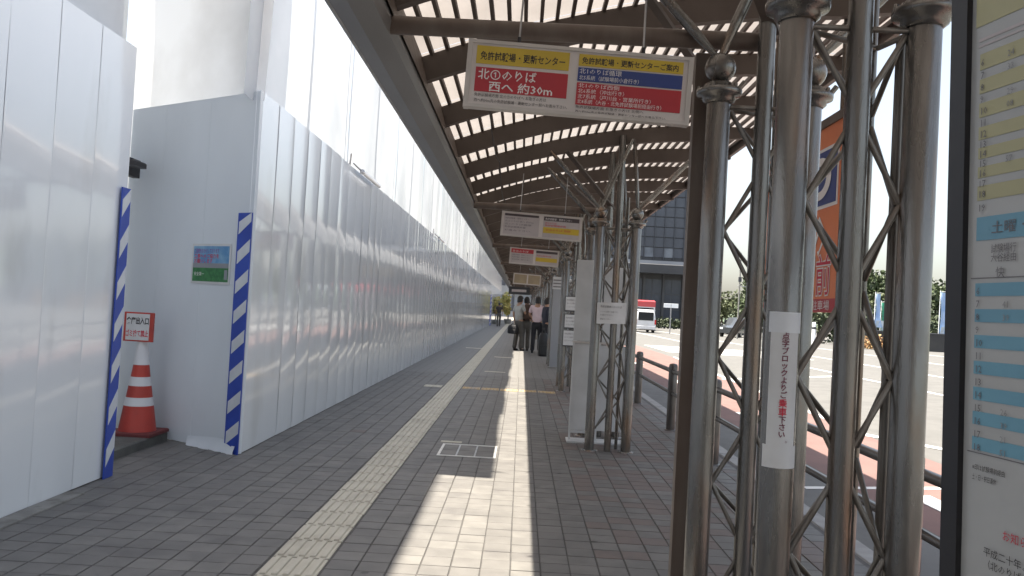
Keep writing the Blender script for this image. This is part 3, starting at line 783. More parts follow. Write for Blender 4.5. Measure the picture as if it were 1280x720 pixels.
for x in (.02, .25): MB().tube((x, .005, .18), (x, .04, .185), .003, 6).build('tie', 'ink', ns)

def placard(label, z, h, x0=.70, w=.22, y=Y1+2*PER-.06):
    t = thing('placard', label, 'notice board', (x0, y, z), 0, 'small placards on one lattice column')
    MB().box(0, w, 0, .015, 0, h, .003).build('backing', 'bldg_dark', t); MB().box(.012, w-.004, -.003, 0, .02, h-.012).build('paper', 'paper', t)
    for i in range(3): letter(t, ('免許試験場行き', '北のりば案内', 'バスのりば')[i], (.03, -.0035, h-.075-.055*i), X_, Z_, .03, 'grey_ink', .14)
    return t
placard('topmost of three small placards on the column beyond the white board', 1.31, .25)
placard('middle of three small placards on the column beyond the white board', 1.03, .24)
placard('lowest of three small placards on the column beyond the white board', .74, .27, .69, .24)

# white information board behind the third column
wb = thing('notice_board', 'big freestanding white notice board behind the third lattice column', 'notice board', (.54, Y1+PER+.50, 0))
MB().box(.0, .27, .0, .03, 1.02, 1.84, .004).build('upper_panel', 'white', wb)
MB().box(.29, .545, .01, .03, 1.0, 1.78, .004).build('upper_panel', 'white', wb)
MB().box(.015, .27, .008, .03, .12, .995, .004).build('lower_panel', 'white', wb); MB().box(.28, .535, .012, .032, .12, .985, .004).build('lower_panel', 'white', wb)
for x in (0, .262, .545):
    MB().box(x, x+.02, -.005, .04, 0, 1.0, .002).build('upright', 'white', wb)
MB().box(-.02, .58, -.10, .14, 0, .022, .004).build('foot_rail', 'white', wb); MB().box(-.005, .55, -.004, .036, .995, 1.015).build('middle_rail', 'sign_frame', wb)
MB().box(.022, .26, .0, .035, .09, .115).build('bottom_rail', 'white', wb)
# information pillars further along
for j, (x, y, h, lab) in enumerate(((.72, 19.0, 2.08, 'slim grey information pillar with a striped head beyond the placards'), (.83, 16.6, 1.95, 'slim grey information pillar just beyond the three placards'))):
    t = thing('information_pillar', lab, 'bus stop sign', (x, y, 0))
    MB().box(-.02, .16, 0, .06, 0, h-.28, .006).build('pillar_body', 'bldg_pale', t)
    MB().box(-.04, .2, -.01, .07, h-.28, h, .006).build('head_panel', 'white', t)
    for q in range(3): MB().box(-.03, .19, -.014, -.01, h-.24+.075*q, h-.21+.075*q).build('text_band', 'grey_ink', t)
    MB().box(-.06, .22, -.08, .14, 0, .03, .005).build('base', 'concrete', t)

# ================================================================== TIMETABLE BOARD, right foreground
u = Vector((.187, -.982, 0)).normalized(); nn = u.cross(Z_); nn = nn if nn.x < 0 else -nn
uu = u
tb = thing('timetable_board', 'bus timetable board in a black frame with yellow and blue rows, at the right edge', 'timetable', (.452, .80, 0)); tb.rotation_euler = (0, -.02, 0)
def tbx(a0, a1, z0, z1, d0, d1, m, name): return MB().frame_box(Vector((0, 0, 0)), uu, Z_, nn, a0, a1, z0, z1, d0, d1).build(name, m, tb)
tbx(-.002, .60, .72, 1.98, -.02, 0, 'tt_face', 'face')
tbx(-.024, -.002, .70, 2.0, -.026, .006, 'black', 'frame'); tbx(.60, .63, .70, 2.0, -.028, .010, 'black', 'frame')
tbx(-.002, .60, .70, .72, -.028, .010, 'black', 'frame'); tbx(-.002, .60, 1.98, 2.0, -.028, .010, 'black', 'frame')
tbx(.05, .09, 0, .70, -.025, .0, 'black', 'leg'); tbx(.5, .54, 0, .70, -.025, .0, 'black', 'leg')
tbx(.0, .6, 0, .03, -.14, .10, 'black', 'foot')
# rows: z positions measured on the board
PX = .80/1041
def zpx(py): return 1.31-(py-416)*PX*.985
r0 = .010
for (pa, pb) in ((66, 86), (98, 116), (128, 146), (158, 174), (184, 198), (208, 222), (232, 250)):
    tbx(r0, .59, zpx(pb), zpx(pa), 0, .0008, 'tt_yellow', 'row')
tbx(r0-.006, .59, zpx(30), zpx(-40), 0, .0008, 'tt_yellow', 'row')
tbx(r0, .59, zpx(300), zpx(271), 0, .0008, 'tt_blue', 'row')
for pa in (353, 385, 417, 449, 481, 511, 542):
    tbx(r0, .59, zpx(pa+16), zpx(pa), 0, .0008, 'tt_blue', 'row')
letter(tb, '土曜・日', uu*.030+Z_*zpx(292)+nn*.001, uu, Z_, .0125, 'grey_ink', .058)
letter(tb, '試験場行', uu*.03+Z_*zpx(316)+nn*.001, uu, Z_, .009, 'grey_ink', .03); letter(tb, '大谷経由', uu*.03+Z_*zpx(327)+nn*.001, uu, Z_, .009, 'grey_ink', .03)
letter(tb, '快', uu*.036+Z_*zpx(346)+nn*.001, uu, Z_, .011, 'grey_ink'); 
tbx(.004, .59, zpx(345.6)-.0012, zpx(345.6)-.0004, 0, .0009, 'grey_ink', 'rule')
tbx(.004, .59, zpx(562), zpx(561), 0, .0009, 'grey_ink', 'rule')
random.seed(9)
hr = 6
for py in [76, 92, 107, 122, 137, 152, 166, 179, 191, 203, 215, 228, 241, 258]+[361+16*i for i in range(13)]:
    letter(tb, str(hr), uu*.012+Z_*(zpx(py)-.0045)+nn*.001, uu, Z_, .0095, 'grey_ink')
    for q in range(3):
        if random.random() < .5: letter(tb, '%02d' % random.randrange(1, 60), uu*(.045+.036*q)+Z_*(zpx(py)-.0045)+nn*.001, uu, Z_, .0085, 'faint_ink')
    hr = hr+1 if hr < 19 else 6
letter(tb, '※印は試験場前経由', uu*.012+Z_*zpx(582)+nn*.001, uu, Z_, .006, 'ink', .04); letter(tb, '土・日・祝日運休', uu*.012+Z_*zpx(594)+nn*.001, uu, Z_, .006, 'ink', .03)
letter(tb, 'お知らせ', uu*.05+Z_*zpx(655)+nn*.001, uu, Z_, .010, 'red_ink')
for s, py, h in (('平成二十年より、時刻表を変更', 668, .009), ('（北のりば 免許試験場方面）', 682, .009), ('お問い合わせは営業所まで', 706, .009), ('ご乗車下さい。', 722, .009), ('バスのりば案内', 738, .009)):
    letter(tb, s, uu*.028+Z_*(zpx(py)-.01)+nn*.001, uu, Z_, h, 'ink')
for (pa, pb) in ((46, 50), (54, 57)):
    tbx(.008, .59, zpx(pb), zpx(pa), 0, .0008, 'shade_lilac', 'rule')
# ================================================================== ORANGE PARKING SIGN beyond the columns
og = thing('parking_sign', 'orange signboard with a navy square and white ring behind the lattice columns', 'sign', (1.70, 4.52, 0))
v_ = Vector((0, -1, 0)); no = Vector((-1, 0, 0)); O = Vector((0, 1.40, 0))
MB().frame_box(O, v_, Z_, no, 0, 1.40, 1.385, 2.45, -.05, 0).build('sign_panel', 'orange', og)
MB().frame_box(O, v_, Z_, no, -.01, 1.41, 2.45, 2.50, -.055, .01).build('top_cap', 'brown_steel', og)
MB().frame_box(O, v_, Z_, no, 0, 1.40, 1.385, 1.46, 0, .004).build('bottom_band', 'red', og)
MB().frame_box(O, v_, Z_, no, .78, 1.34, 1.98, 2.33, 0, .003).build('white_square', 'white_ink', og); MB().frame_box(O, v_, Z_, no, .80, 1.32, 2.0, 2.31, .003, .006).build('navy_square', 'blue', og)
b = MB(); nsg = 28; vs = []
for i in range(nsg):
    a = 2*math.pi*i/nsg
    for rr in (.6, 1): vs.append(O+v_*(1.06+.19*rr*math.cos(a))+Z_*(2.155+.125*rr*math.sin(a))+no*.009)
b.add(vs, [(2*i, 2*i+1, (2*i+3) % (2*nsg), (2*i+2) % (2*nsg)) for i in range(nsg)]); b.build('ring_mark', 'white_ink', og)
letter(og, '◇', O+v_*.06+Z_*1.95+no*.002, v_, Z_, .33, 'red_ink', bold=.02); 
for i, ch in enumerate('北西側'): letter(og, ch, O+v_*.08+Z_*(1.78-.16*i)+no*.002, v_, Z_, .15, 'white_ink')
letter(og, 'の', O+v_*.92+Z_*1.72+no*.002, v_, Z_, .30, 'white_ink', bold=.01); letter(og, '駅前', O+v_*.80+Z_*1.50+no*.002, v_, Z_, .25, 'white_ink', bold=.03); letter(og, '駅前', O+v_*.80+Z_*1.50+no*.003, v_, Z_, .25, 'red_ink', bold=-.0)
letter(og, '自転車駐車場', O+v_*.75+Z_*1.40+no*.006, v_, Z_, .06, 'white_ink', .55)
for yy in (.12, 1.28):
    MB().tube(O+v_*yy-no*.03+Z_*2.49, O+v_*yy-no*.03+Z_*3.1, .018, 8).build('hanger', 'steel', og)

# ================================================================== GUARD RAIL
GX = 1.79
gr = thing('guard_rail', 'dark bronze pedestrian guard rail of two pipes along the kerb', 'railing', (GX, 8, 0))
gy = [1.5, 3.78, 5.65, 7.55]+[9.67+2.72*i for i in range(9)]
for y in gy:
    po = MB().lathe([(.052, 0), (.052, .74), (.045, .765), (.02, .775)], (0, y-8, 0), 16).build('post', 'rail', gr)
    MB().lathe([(.07, 0), (.07, .012), (.054, .016)], (0, y-8, 0), 16).build('base_ring', 'rail', po)
for z, r in ((.685, .026), (.43, .022)):
    for a, b_ in zip(gy, gy[1:]):
        MB().tube((0, a-8+.045, z), (0, b_-8-.045, z), r, 12).build('rail', 'rail', gr)

# ================================================================== VEHICLES
def loft(secs, smooth=True):
    """secs: list of cross sections, equal length point lists"""
    b = MB(); k = len(secs[0]); vs = [p for s in secs for p in s]
    b.add(vs, [(j*k+i, j*k+(i+1) % k, (j+1)*k+(i+1) % k, (j+1)*k+i) for j in range(len(secs)-1) for i in range(k)], smooth)
    b.add(secs[0], [tuple(range(k-1, -1, -1))]); b.add(secs[-1], [tuple(range(k))]); return b
def car(name, label, cat, paint, loc, rz_, L=4.5, W=1.7, H=1.85, van=True):
    t = thing(name, label, cat, loc, rz_)
    hw = W/2; s = []
    # side profile: (y, z_bottom, z_belt, z_top, roof half-width factor); rear at y=0
    if van: pr = [(0, .35, .95, 1.05, .96), (.06, .25, 1.0, H-.12, .84), (.25, .25, 1.0, H, .86), (L*.55, .25, 1.0, H, .86), (L*.72, .25, 1.0, H-.1, .84), (L*.88, .25, 1.0, 1.1, .9), (L*.97, .27, .85, .92, .92), (L, .35, .7, .75, .9)]
    else: pr = [(0, .4, .8, .85, .95), (.08, .3, .95, 1.0, .9), (.35, .25, .95, H-.1, .8), (.9, .25, .95, H, .8), (L*.5, .25, .95, H-.02, .8), (L*.66, .25, .95, 1.05, .86), (L*.9, .27, .85, .95, .9), (L, .35, .7, .8, .88)]
    for y, zb, zm, zt, k in pr:
        s.append([Vector(p) for p in ((-hw*.9, y, zb), (hw*.9, y, zb), (hw, y, zb+.15), (hw, y, zm), (hw*k, y, max(zt-.08, zm+.01)), (hw*k-.1, y, zt), (-hw*k+.1, y, zt), (-hw*k, y, max(zt-.08, zm+.01)), (-hw, y, zm), (-hw, y, zb+.15))])
    loft(s).build('body', paint, t)
    MB().box(-hw*.74, hw*.74, -.02, .07, 1.03, H-.22, .01).build('rear_window', 'car_glass', t) if van else MB().frame_box(Vector((0, .1, 1.0)), X_, Vector((0, .55, .8)).normalized(), Vector((0, -.8, .55)).normalized(), -hw*.7, hw*.7, .02, .5, -.01, .03).build('rear_window', 'car_glass', t)
    for sx in (-1, 1):
        MB().box(sx*hw*.93-.06, sx*hw*.93+.06, -.03, .08, .72, 1.12, .01).build('tail_light', 'lamp_red', t)
        MB().box(sx*hw*.94-.02, sx*hw*.94+.02, .35, L*.62, 1.06, H-.22).build('side_window', 'car_glass', t)
        MB().box(sx*(hw+.08)-.07, sx*(hw+.08)+.07, L*.7, L*.7+.06, 1.0, 1.15, .01).build('mirror', paint, t)
        for yy in (.75, L-.85):
            wl = MB().tube((sx*hw*.99, yy, .31), (sx*(hw*.99-.2), yy, .31), .31, 18).build('wheel', 'tyre', t)
            MB().tube((sx*hw*1.0, yy, .31), (sx*(hw*1.01+.005), yy, .31), .19, 14).build('rim', 'rim', wl)
        MB().box(sx*hw*.7-.16, sx*hw*.7+.16, L-.06, L+.015, .66, .80, .01).build('headlight', 'lamp_white', t)
    MB().box(-hw*.92, hw*.92, -.06, .1, .32, .58, .02).build('bumper', paint, t); MB().box(-.17, .17, -.068, -.055, .62, .78).build('number_plate', 'paper', t)
    MB().box(-hw*.9, hw*.9, .06, .2, H-.08, H-.04).build('spoiler', paint, t)
    return t
car('minivan', 'white minivan seen from behind on the sunny road', 'van', 'car_white', (10.45, 70, -.12), 0, 4.6, 1.72, 1.95)
car('parked_car', 'dark grey car parked across the road near the utility pole', 'car', 'car_dark', (19.6, 74, -.12), R(150), 4.4, 1.75, 1.7, False)
bs = thing('city_bus', 'red and white bus standing behind the white minivan', 'bus', (11.9, 82, -.12))
MB().box(-1.2, 1.2, 0, 10, .35, 2.45, .05).build('body', 'car_white', bs); MB().box(-1.22, 1.22, -.02, 10.02, 2.3, 2.95, .12).build('roof', 'bus_red', bs)
MB().box(-1.05, 1.05, -.03, 0, 1.45, 2.2).build('rear_window', 'car_glass', bs); MB().box(-1.21, 1.21, -.035, .02, .5, .85).build('lower_band', 'bus_red', bs)
for sx in (-1, 1):
    for yy in (2, 7.5): MB().tube((sx*1.22, yy, .48), (sx*.95, yy, .48), .48, 16).build('wheel', 'tyre', bs)
    MB().box(sx*1.0-.1, sx*1.0+.1, -.04, 0, .95, 1.2).build('tail_light', 'lamp_red', bs)
    for q in range(5): MB().box(sx*1.21-.012, sx*1.21+.012, .6+1.8*q, 2.2+1.8*q, 1.35, 2.15).build('side_window', 'car_glass', bs)
sp = thing('street_sign', 'white sign on a thin post standing in front of the dark glass building', 'sign', (12.5, 70, -.12))
MB().tube((0, 0, 0), (0, 0, 2.5), .05, 8).build('post', 'galv', sp); MB().box(-.6, .6, -.04, .04, 2.2, 2.55, .01).build('sign_plate', 'lamp_white', sp)

# ================================================================== DARK GLASS BUILDING
bd = thing('office_building', 'dark glass curtain wall office building at the end of the road', 'building', (17, 110, -.12))
MB().box(-9, 6.2, 1.0, 26, 0, 34).build('wall', 'bldg_dark', bd)
pan = MB().box(-.60, .60, -.03, .03, -.62, .62).mesh('pane', 'glass_dark'); pan2 = MB().box(-.60, .60, -.03, .03, -.62, .62).mesh('pane', 'glass_pale')
random.seed(21)
for c in range(11):
    for r_ in range(15):
        z = 9.9+1.36*r_
        o = link('pane', pan2 if (r_ == 0 and random.random() < .55) else pan, bd, (-8.3+1.3*c, .9+random.uniform(0, .02), z)); o.rotation_euler = (random.uniform(-.01, .01), 0, random.uniform(-.012, .012))
    for r_ in range(3): link('pane', pan, bd, (-8.3+1.3*c, 1.0, 1.4+2.0*r_)).scale = (1, 1, 1.5)
for c in range(12): MB().box(-8.99+1.3*c, -8.91+1.3*c, .72, .96, 9.0, 32).build('mullion', 'mullion', bd)
for c in range(6): MB().box(-8.9+2.6*c, -8.6+2.6*c, .6, 1.0, 0, 7.4).build('pillar', 'bldg_dark', bd)
MB().box(-9.3, 6.5, -2.2, .95, 7.0, 8.2, .1).build('entrance_canopy', 'bldg_dark', bd); MB().box(-9.1, 6.3, -.1, .9, 8.3, 8.75).build('ledge', 'bldg_pale', bd)
MB().box(-9.1, 6.3, .8, 26, 32, 33).build('parapet', 'bldg_dark', bd)

# ================================================================== TREES, HILL, WALL, BANNERS
def leaf_mesh(name, m, n, rx_, ry_, rz_h, cz, leaf, seed, clumps=9):
    rnd = random.Random(seed); b = MB(); cs = []
    for _ in range(clumps):
        a = rnd.uniform(0, 6.28); rr = rnd.uniform(.2, .8); cs.append((rx_*rr*math.cos(a), ry_*rr*math.sin(a), cz+rz_h*rnd.uniform(-.6, .75), rnd.uniform(.35, .6)))
    for i in range(n):
        cx_, cy_, c_z, k = rnd.choice(cs); d = Vector((rnd.gauss(0, 1), rnd.gauss(0, 1), rnd.gauss(0, 1))).normalized()*(rnd.random()**.4)
        p = Vector((cx_+d.x*rx_*k, cy_+d.y*ry_*k, c_z+d.z*rz_h*k))
        q = Quaternion((rnd.gauss(0, 1), rnd.gauss(0, 1), rnd.gauss(0, 1), rnd.gauss(0, 1))).normalized(); s_ = leaf*rnd.uniform(.6, 1.3)
        b.add([p+q @ Vector(t)*s_ for t in ((-.5, -1, 0), (.5, -1, 0.1), (.6, .3, -.1), (0, 1.1, 0), (-.6, .3, .1))], [(0, 1, 2, 3, 4)])
    return b.mesh(name, m)
def trunk_mesh(h, r, seed):
    rnd = random.Random(seed); b = MB(); pts = [Vector((0, 0, -.2)), Vector((rnd.uniform(-.1, .1), rnd.uniform(-.1, .1), h*.45)), Vector((rnd.uniform(-.3, .3), rnd.uniform(-.2, .2), h*.95))]
    b.tube(pts[0], pts[1], r, 8, r*.7); b.tube(pts[1], pts[2], r*.7, 8, r*.25)
    for i in range(6):
        a = 6.28*i/6+rnd.uniform(-.4, .4); p = pts[1].lerp(pts[2], rnd.uniform(0, .6)); b.tube(p, p+Vector((math.cos(a)*h*.3, math.sin(a)*h*.3, h*.28)), r*.4, 6, r*.1)
    return b.mesh('trunk', 'bark')
crowns = [leaf_mesh('crown', 'leaf', 2600, 3.2, 2.8, 3.0, 3.5, .20, 1, 11), leaf_mesh('crown', 'leaf2', 2600, 3.6, 3.0, 2.6, 3.2, .20, 2, 12), leaf_mesh('crown', 'leaf', 2600, 2.8, 2.7, 3.2, 3.7, .20, 3, 10)]
trunks = [trunk_mesh(5, .17, i) for i in range(3)]
tl_ = [(20.6, 86, .80, 1, 'low olive tree seen just right of the second column, farthest left of the roadside trees'), (22.6, 80, .82, 2, 'green tree behind the utility pole and dark car'), (25.4, 79, .85, 0, 'green tree partly behind the orange sign'), (28.4, 80, .9, 1, 'olive tree just right of the orange sign'),
       (31.6, 75, .84, 1, 'low olive tree behind the banners left of the last post'), (33.4, 80, .95, 2, 'dark green tree hidden mostly behind the left side of the last post'), (35.4, 77, .90, 0, 'round green tree hidden mostly behind the rightmost post'), (38.4, 75, .92, 2, 'tall green tree between the rightmost post and the timetable'), (41.5, 76, .95, 1, 'olive tree behind the timetable frame'), (46, 78, .95, 0, 'green tree behind the timetable board')]
for x, y, s_, v, lab in tl_:
    t = thing('street_tree', lab, 'tree', (x, y, -.12), random.uniform(0, 6), 'trees across the road'); t.scale = (s_, s_, s_)
    link('crown', crowns[v], t); link('trunk', trunks[v], t)
# far wooded hill
b = MB(); vs = []; nx, ny = 60, 10
for j in range(ny+1):
    for i in range(nx+1):
        x = 20+500*i/nx; y = 420+220*j/ny
        z = 26*math.sin(math.pi*min(1, (j/ny)*1.0))*(.55+.3*math.sin(i*.35)+.15*math.sin(i*.9+1))+random.uniform(-.8, .8); vs.append((x, y, max(z, -.2)))
b.add(vs, [(j*(nx+1)+i, j*(nx+1)+i+1, (j+1)*(nx+1)+i+1, (j+1)*(nx+1)+i) for j in range(ny) for i in range(nx)], True); tag(b.build('hills', 'hill'), kind='structure')
lw = thing('low_wall', 'dark low wall across the road below the banners', 'wall', (27.5, 59, -.12))
MB().box(-4.5, 8, 0, .3, 0, 1.22).build('wall_body', 'wall_dark', lw); MB().box(-4.55, 8.05, -.04, .34, 1.22, 1.30, .02).build('coping', 'bldg_dark', lw)
def nobori(x, y, z0, z1, m, wd, lab, lean):
    t = thing('banner', lab, 'banner', (x, y, -.12), 0, 'tall banners behind the low wall')
    MB().tube((0, 0, 0), (lean*.2, 0, z1+.15), .025, 8).build('pole', 'lamp_white', t); MB().tube((0, 0, z1+.05), (wd, -.05, z1+.08), .014, 6).build('crossbar', 'lamp_white', t)
    b = MB(); vs = []; n = 12
    for k in range(n+1):
        f = k/n; z = z1+(z0-z1)*f
        for i in range(5):
            a = i/4; flare = 1+.5*max(0, f-.8)*3; vs.append((.02+wd*a*flare*(1-.25*math.sin(f*3.1))+lean*f*.3, -.06-.12*math.sin(a*5+f*4), z))
    b.add(vs, [(k*5+i, k*5+i+1, (k+1)*5+i+1, (k+1)*5+i) for k in range(n) for i in range(4)], True); b.build('cloth', m, t)
    MB().add([(.03+lean*.3, -.02, z0+.02), (.03+wd*1.3+lean*.3, -.1, z0+.02), (.03+wd*1.5+lean*.3, -.12, z0+.5), (.03+lean*.3, -.19, z0+.5)], [(0, 1, 2, 3)]).build('lower_print', 'nobori_w', t)
nobori(25.35, 60.2, 1.5, 3.9, 'nobori_b', .40, 'pale blue banner, first from the left behind the low wall', .1)
nobori(25.95, 60.6, 1.3, 3.3, 'nobori_g', .35, 'short green banner with a white foot, second from the left behind the low wall', .2)
nobori(26.85, 60.2, 1.3, 3.95, 'nobori_g', .34, 'tall green and white banner just left of the rightmost post', -.5)
nobori(29.95, 60.2, 1.3, 4.25, 'nobori_b', .52, 'tall pale blue banner between the rightmost post and the timetable', .3)
nobori(30.85, 60.6, 1.2, 3.5, 'nobori_g', .40, 'green banner with a white foot beside the timetable frame', -.3)
fb = tag(leaf_mesh('flower_bed', 'flower', 700, 2.4, .8, .55, .4, .10, 8, 14) and link('flower_bed', leaf_mesh('flower_bed', 'flower', 700, 2.4, .8, .55, .4, .10, 8, 14), None, (23.6, 56.5, -.1)), 'bed of orange brown flowers in front of the low dark wall', 'flower bed', kind='stuff')
hg = link('hedge', leaf_mesh('hedge', 'leaf_dark', 1800, 7, .9, .7, .6, .13, 9, 30), None, (19.0, 100, -.1)); tag(hg, 'dark clipped hedge at the foot of the glass building', 'hedge')
h2 = link('hedge', leaf_mesh('hedge', 'leaf_dark', 3200, 9, 1.0, 1.5, 1.3, .17, 10, 40), None, (29.5, 66, -.1)); tag(h2, 'tall dark hedge behind the banners and the low wall', 'hedge')
up = thing('utility_pole', 'thin utility pole with crossarms and a lamp arm beside the far trees', 'pole', (17.1, 66, -.12))
MB().tube((0, 0, 0), (0, 0, 6.8), .07, 8, .05).build('pole', 'concrete', up)
for z, wd in ((5.4, .5), (4.2, .75)): MB().tube((-wd*.2, 0, z), (wd, 0, z-.1), .03, 6).build('crossarm', 'galv', up)
MB().box(-.1, .12, -.1, .1, 4.5, 4.9, .02).build('transformer', 'bldg_dark', up)
for x, y, lab in ((20.3, 54, 'white bollard across the road, right one of the two under the orange signboard'), (18.9, 54, 'white bollard across the road, left one of the two under the orange signboard')):
    t = thing('bollard', lab, 'bollard', (x, y, -.12), 0, 'white bollards across the road')
    MB().lathe([(.12, 0), (.12, 1.5), (.10, 1.58), (.03, 1.6)], (0, 0, 0), 12).build('bollard_post', 'lamp_white', t); MB().lathe([(.125, 1.15), (.125, 1.3)], (0, 0, 0), 12).build('band', 'bldg_dark', t)
# end of the walkway
fbld = thing('far_building', 'pale low building closing the far end of the walkway', 'building', (-2, 125, -.12))
MB().box(-9, 12, 0, 12, 0, 9).build('wall', 'bldg_pale', fbld)
for c in range(7): MB().box(-8+2.8*c, -6.2+2.8*c, -.06, .05, 1.0, 3.4).build('window', 'glass_dark', fbld)
for c in range(7): MB().box(-8+2.8*c, -6.2+2.8*c, -.06, .05, 4.8, 7.0).build('window', 'glass_dark', fbld)
MB().box(-9.3, 12.3, -.4, 12.3, 9, 9.4).build('roof', 'bldg_dark', fbld)
for x, y, s_, lab in ((-2.05, 66, .52, 'yellow green potted shrub at the far left end of the walkway'), (-1.1, 69, .66, 'taller yellow green shrub beside the far end of the guide strip')):
    t = thing('shrub', lab, 'shrub', (x, y, .0)); t.scale = (s_, s_, s_)
    link('foliage', leaf_mesh('foliage', 'leaf_yellow', 800, 1.0, .9, 1.5, 2.4, .15, int(y), 9), t); link('stem', trunks[0], t, (0, 0, 0)).scale = (.6, .6, .5)
    MB().lathe([(.35, 0), (.5, .6), (.45, .6)], (0, 0, 0), 14).build('pot', 'concrete', t)
fs_ = thing('street_sign', 'pale signboard on two legs at the far end behind the standing people', 'sign', (.2, 60, 0))
MB().box(-.75, .75, 0, .06, 1.55, 2.35, .01).build('sign_plate', 'nobori_w', fs_)
for x in (-.6, .6): MB().tube((x, .03, 0), (x, .03, 1.6), .04, 8).build('leg', 'galv', fs_)
# manhole cover
mh = thing('manhole_cover', 'rectangular tile filled access cover with a pale metal frame in the paving', 'manhole cover', (-.41, 7.53, .006))
for a in ((-.255, .255, -.31, -.285), (-.255, .255, .285, .31), (-.255, -.232, -.285, .285), (.232, .255, -.285, .285)): MB().box(a[0], a[1], a[2], a[3], 0, .005).build('frame_bar', 'line', mh)
for x in (-.09, .07): MB().box(x-.007, x+.007, -.285, .285, .0, .003).build('divider', 'galv', mh)
for i in range(3):
    x0, x1 = ((-.228, -.101), (-.079, .059), (.081, .228))[i]
    for (ya, yb) in ((-.28, -.005), (.005, .28)): MB().box(x0, x1, ya, yb, -.004, .0015).build('inset_tile', 'tile_b' if i < 2 else 'tile', mh)
# pale patched tiles on the paving
for x, y, wx, wy, m in ((-.60, 7.98, .20, .07, 'tactile'), (-.47, 16.9, .42, .14, 'tactile'), (-.40, 22, .5, .2, 'tactile'), (-1.42, 26, .5, .3, 'tactile')):
    MB().box(x-wx/2, x+wx/2, y-wy/2, y+wy/2, .003, .0085, .002).build('patch_tile', m, pav)

